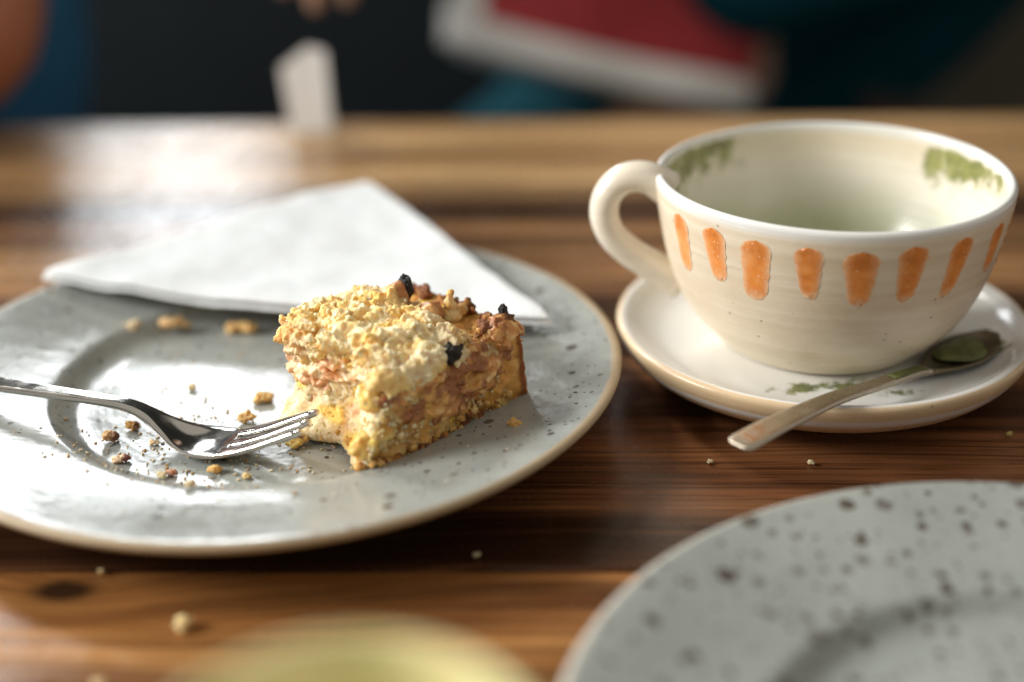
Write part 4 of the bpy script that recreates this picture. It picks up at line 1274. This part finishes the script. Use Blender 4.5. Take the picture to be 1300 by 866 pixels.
crumb_obj((-0.1325, 0.4105, zf), 0.0036, (0.62, 0.36, 0.18), "brown and pink crumb under the fork handle with a dark side", (1, .9, .9), G, 8, dark=(0.12, 0.04, 0.03))
crumb_obj((-0.1278, 0.4190, zf), 0.0030, ORNG, "orange crumb with a burnt spot behind the fork neck", (1, .9, .7), G, 9, dark=(0.06, 0.02, 0.02))
crumb_obj((-0.1400, 0.3935, zf), 0.0040, (0.70, 0.60, 0.38), "large pale crumb at the front left of the plate's well", (1.2, .9, .6), G, 10)
crumb_obj((-0.1258, 0.3970, zf), 0.0032, (0.76, 0.52, 0.36), "pinkish crumb with a dark red tip in the middle of the well", (1.1, .8, .7), G, 11, dark=(0.16, 0.03, 0.04))
crumb_obj((-0.1108, 0.3868, zf), 0.0022, PALEC, "tiny cream crumb beside a dark red one in front of the fork", (1, 1, .8), G, 12)
crumb_obj((-0.1080, 0.3888, zf), 0.0019, (0.45, 0.12, 0.09), "tiny dark red crumb in front of the fork", (1, 1, .9), G, 13)
crumb_obj((-0.1448, 0.4925, zf + .0028), 0.0042, (0.74, 0.58, 0.38), "pale crumb on the well's edge left of the napkin's front fold", (1.1, .9, .8), G, 14)
crumb_obj((-0.1290, 0.4960, zf + .0016), 0.0052, (0.70, 0.42, 0.17), "brown crumb half under the napkin's front fold at left", (1.4, .8, .7), G, 15)
crumb_obj((-0.1035, 0.4950, zf), 0.0055, (0.78, 0.45, 0.12), "long orange crumb strip under the middle of the napkin's fold", (1.9, .6, .6), G, 16)
crumb_obj((-0.0765, 0.4590, zf), 0.0030, (0.80, 0.62, 0.34), "blurred golden crumb between napkin and cake", (1.2, .8, .7), G, 17)
crumb_obj((-0.1130, 0.4480, zf), 0.0022, (0.70, 0.55, 0.30), "small tan crumb alone on the bright middle of the plate", (1, 1, .7), G, 18)
crumb_obj((-0.0980, 0.3715, .0146), 0.0024, PALEC, "pale crumb on the front rim of the plate", (1.2, .9, .6), G, 19)
crumb_obj((-0.1180, 0.4090, zf), 0.0020, (0.78, 0.52, 0.34), "small peach crumb just below the fork neck", (1, 1, .8), G, 20)
T = "crumbs on the table top"
crumb_obj((-0.0918, 0.3200, 0.0004), 0.0030, (0.86, 0.62, 0.26), "round yellow crumb on the front table board", (1, 1, 1), T, 31)
crumb_obj((-0.1212, 0.3475, 0.0004), 0.0013, (0.80, 0.62, 0.30), "tiny pale crumb on the table above the knot", (1, 1, 1), T, 32)
crumb_obj((-0.0117, 0.3522, 0.0004), 0.0012, (0.80, 0.66, 0.40), "tiny crumb on the dark board between the two plates", (1, 1, .8), T, 33)
crumb_obj((0.0966, 0.4020, 0.0004), 0.0014, (0.80, 0.66, 0.40), "tiny flat crumb on the table below the spoon handle", (1.5, .7, .5), T, 34)
crumb_obj((0.1663, 0.4180, 0.0004), 0.0014, (0.70, 0.56, 0.12), "tiny yellow crumb on the table right below the saucer", (.8, .7, 1.2), T, 35)
crumb_obj((0.0640, 0.4040, 0.0004), 0.0012, (0.72, 0.55, 0.34), "tiny crumb on the table left of the spoon's end", (1.2, .8, .6), T, 36)
crumb_obj((-0.1085, 0.2960, 0.0004), 0.0024, (0.70, 0.52, 0.28), "blurred tan crumb nearest the front table edge", (1, 1, .8), T, 37)

# fine dust of crumbs on the plate: too many to count
bmg = bmesh.new(); rnd = random.Random(77)
for k in range(420):
    a = rnd.uniform(0, 2 * math.pi); q = rnd.random()
    if q < 0.6: x, y = rnd.gauss(-0.100, 0.028), rnd.gauss(0.402, 0.020)
    else: x, y = PC.x + rnd.gauss(0, .05), PC.y + rnd.gauss(0, .04)
    if math.hypot(x - PC.x, y - PC.y) > 0.108: continue
    r = rnd.uniform(0.00015, 0.00050)
    mm = protos[k % 6].copy()
    mm.transform(Matrix.Translation((x, y, plate_top(x, y) + r * .5)) @ Matrix.Rotation(rnd.uniform(0, 6), 4, 'Z') @ Matrix.Diagonal((r * 1.3, r, r * .8, 1)))
    bmg.from_mesh(mm); bpy.data.meshes.remove(mm)
dm = bpy.data.meshes.new("dust"); bmg.to_mesh(dm); bmg.free()
C = coords(dm)
set_color(dm, [lerp3((0.50, 0.26, 0.10), (0.86, 0.74, 0.55), sstep(noise.noise(Vector((round(p[0] * 700), round(p[1] * 700), 1)) * 0.71), -0.3, 0.2)) for p in C])
do = link("fine_crumbs", dm, MAT["crumble"]); tag(do, "fine crumb dust sprinkled over the eaten side of the plate", "crumbs", None, "stuff")

# ------------------------------------------------------------------ small things at the picture's edges
dish_m = lathe(smooth_profile([(0.0, 0.0640), (0.020, 0.0645), (0.0265, 0.0700), (0.0295, 0.0800), (0.0306, 0.0845), (0.0316, 0.0852), (0.0324, 0.0842), (0.0318, 0.0750), (0.0290, 0.0520), (0.0250, 0.0280), (0.0225, 0.0100), (0.0215, 0.0010), (0.0205, 0.0002), (0.017, 0.0002), (0.015, 0.0020), (0.0, 0.0022)], 4), 72)
g = NT("pale_yellow_glaze")
col = g.ramp(g.noise(g.mapping((1, 1, 1)), 45, 4), [(0.35, (0.56, 0.54, 0.26)), (0.6, (0.72, 0.65, 0.36)), (0.8, (0.78, 0.70, 0.43))])
dish = link("cup", dish_m, g.out(col, 0.25)); dish.location = (-0.0275, 0.1700, 0.0)
tag(dish, "pale yellow green cup rim, heavily blurred, at the bottom edge of the photo", "cup")

card_m = evaluated(mesh_from([(-0.010, 0, 0), (0.0125, 0, 0), (0.0120, 0.004, 0.046), (0.002, 0.005, 0.0485), (-0.014, 0.004, 0.037),
                              (-0.008, 0.014, 0), (0.0125, 0.013, 0)], [(0, 1, 2, 3, 4), (5, 4, 3), (5, 3, 2, 6)]), [('SOLIDIFY', dict(thickness=0.0008))])
slip = link("paper_slip", card_m, simple("white_card", (0.78, 0.79, 0.78), 0.8, 0.05, 30), smooth=False); slip.location = (-0.1130, 0.7840, 0.0008)
tag(slip, "small folded white paper standing at the far edge of the table", "paper")
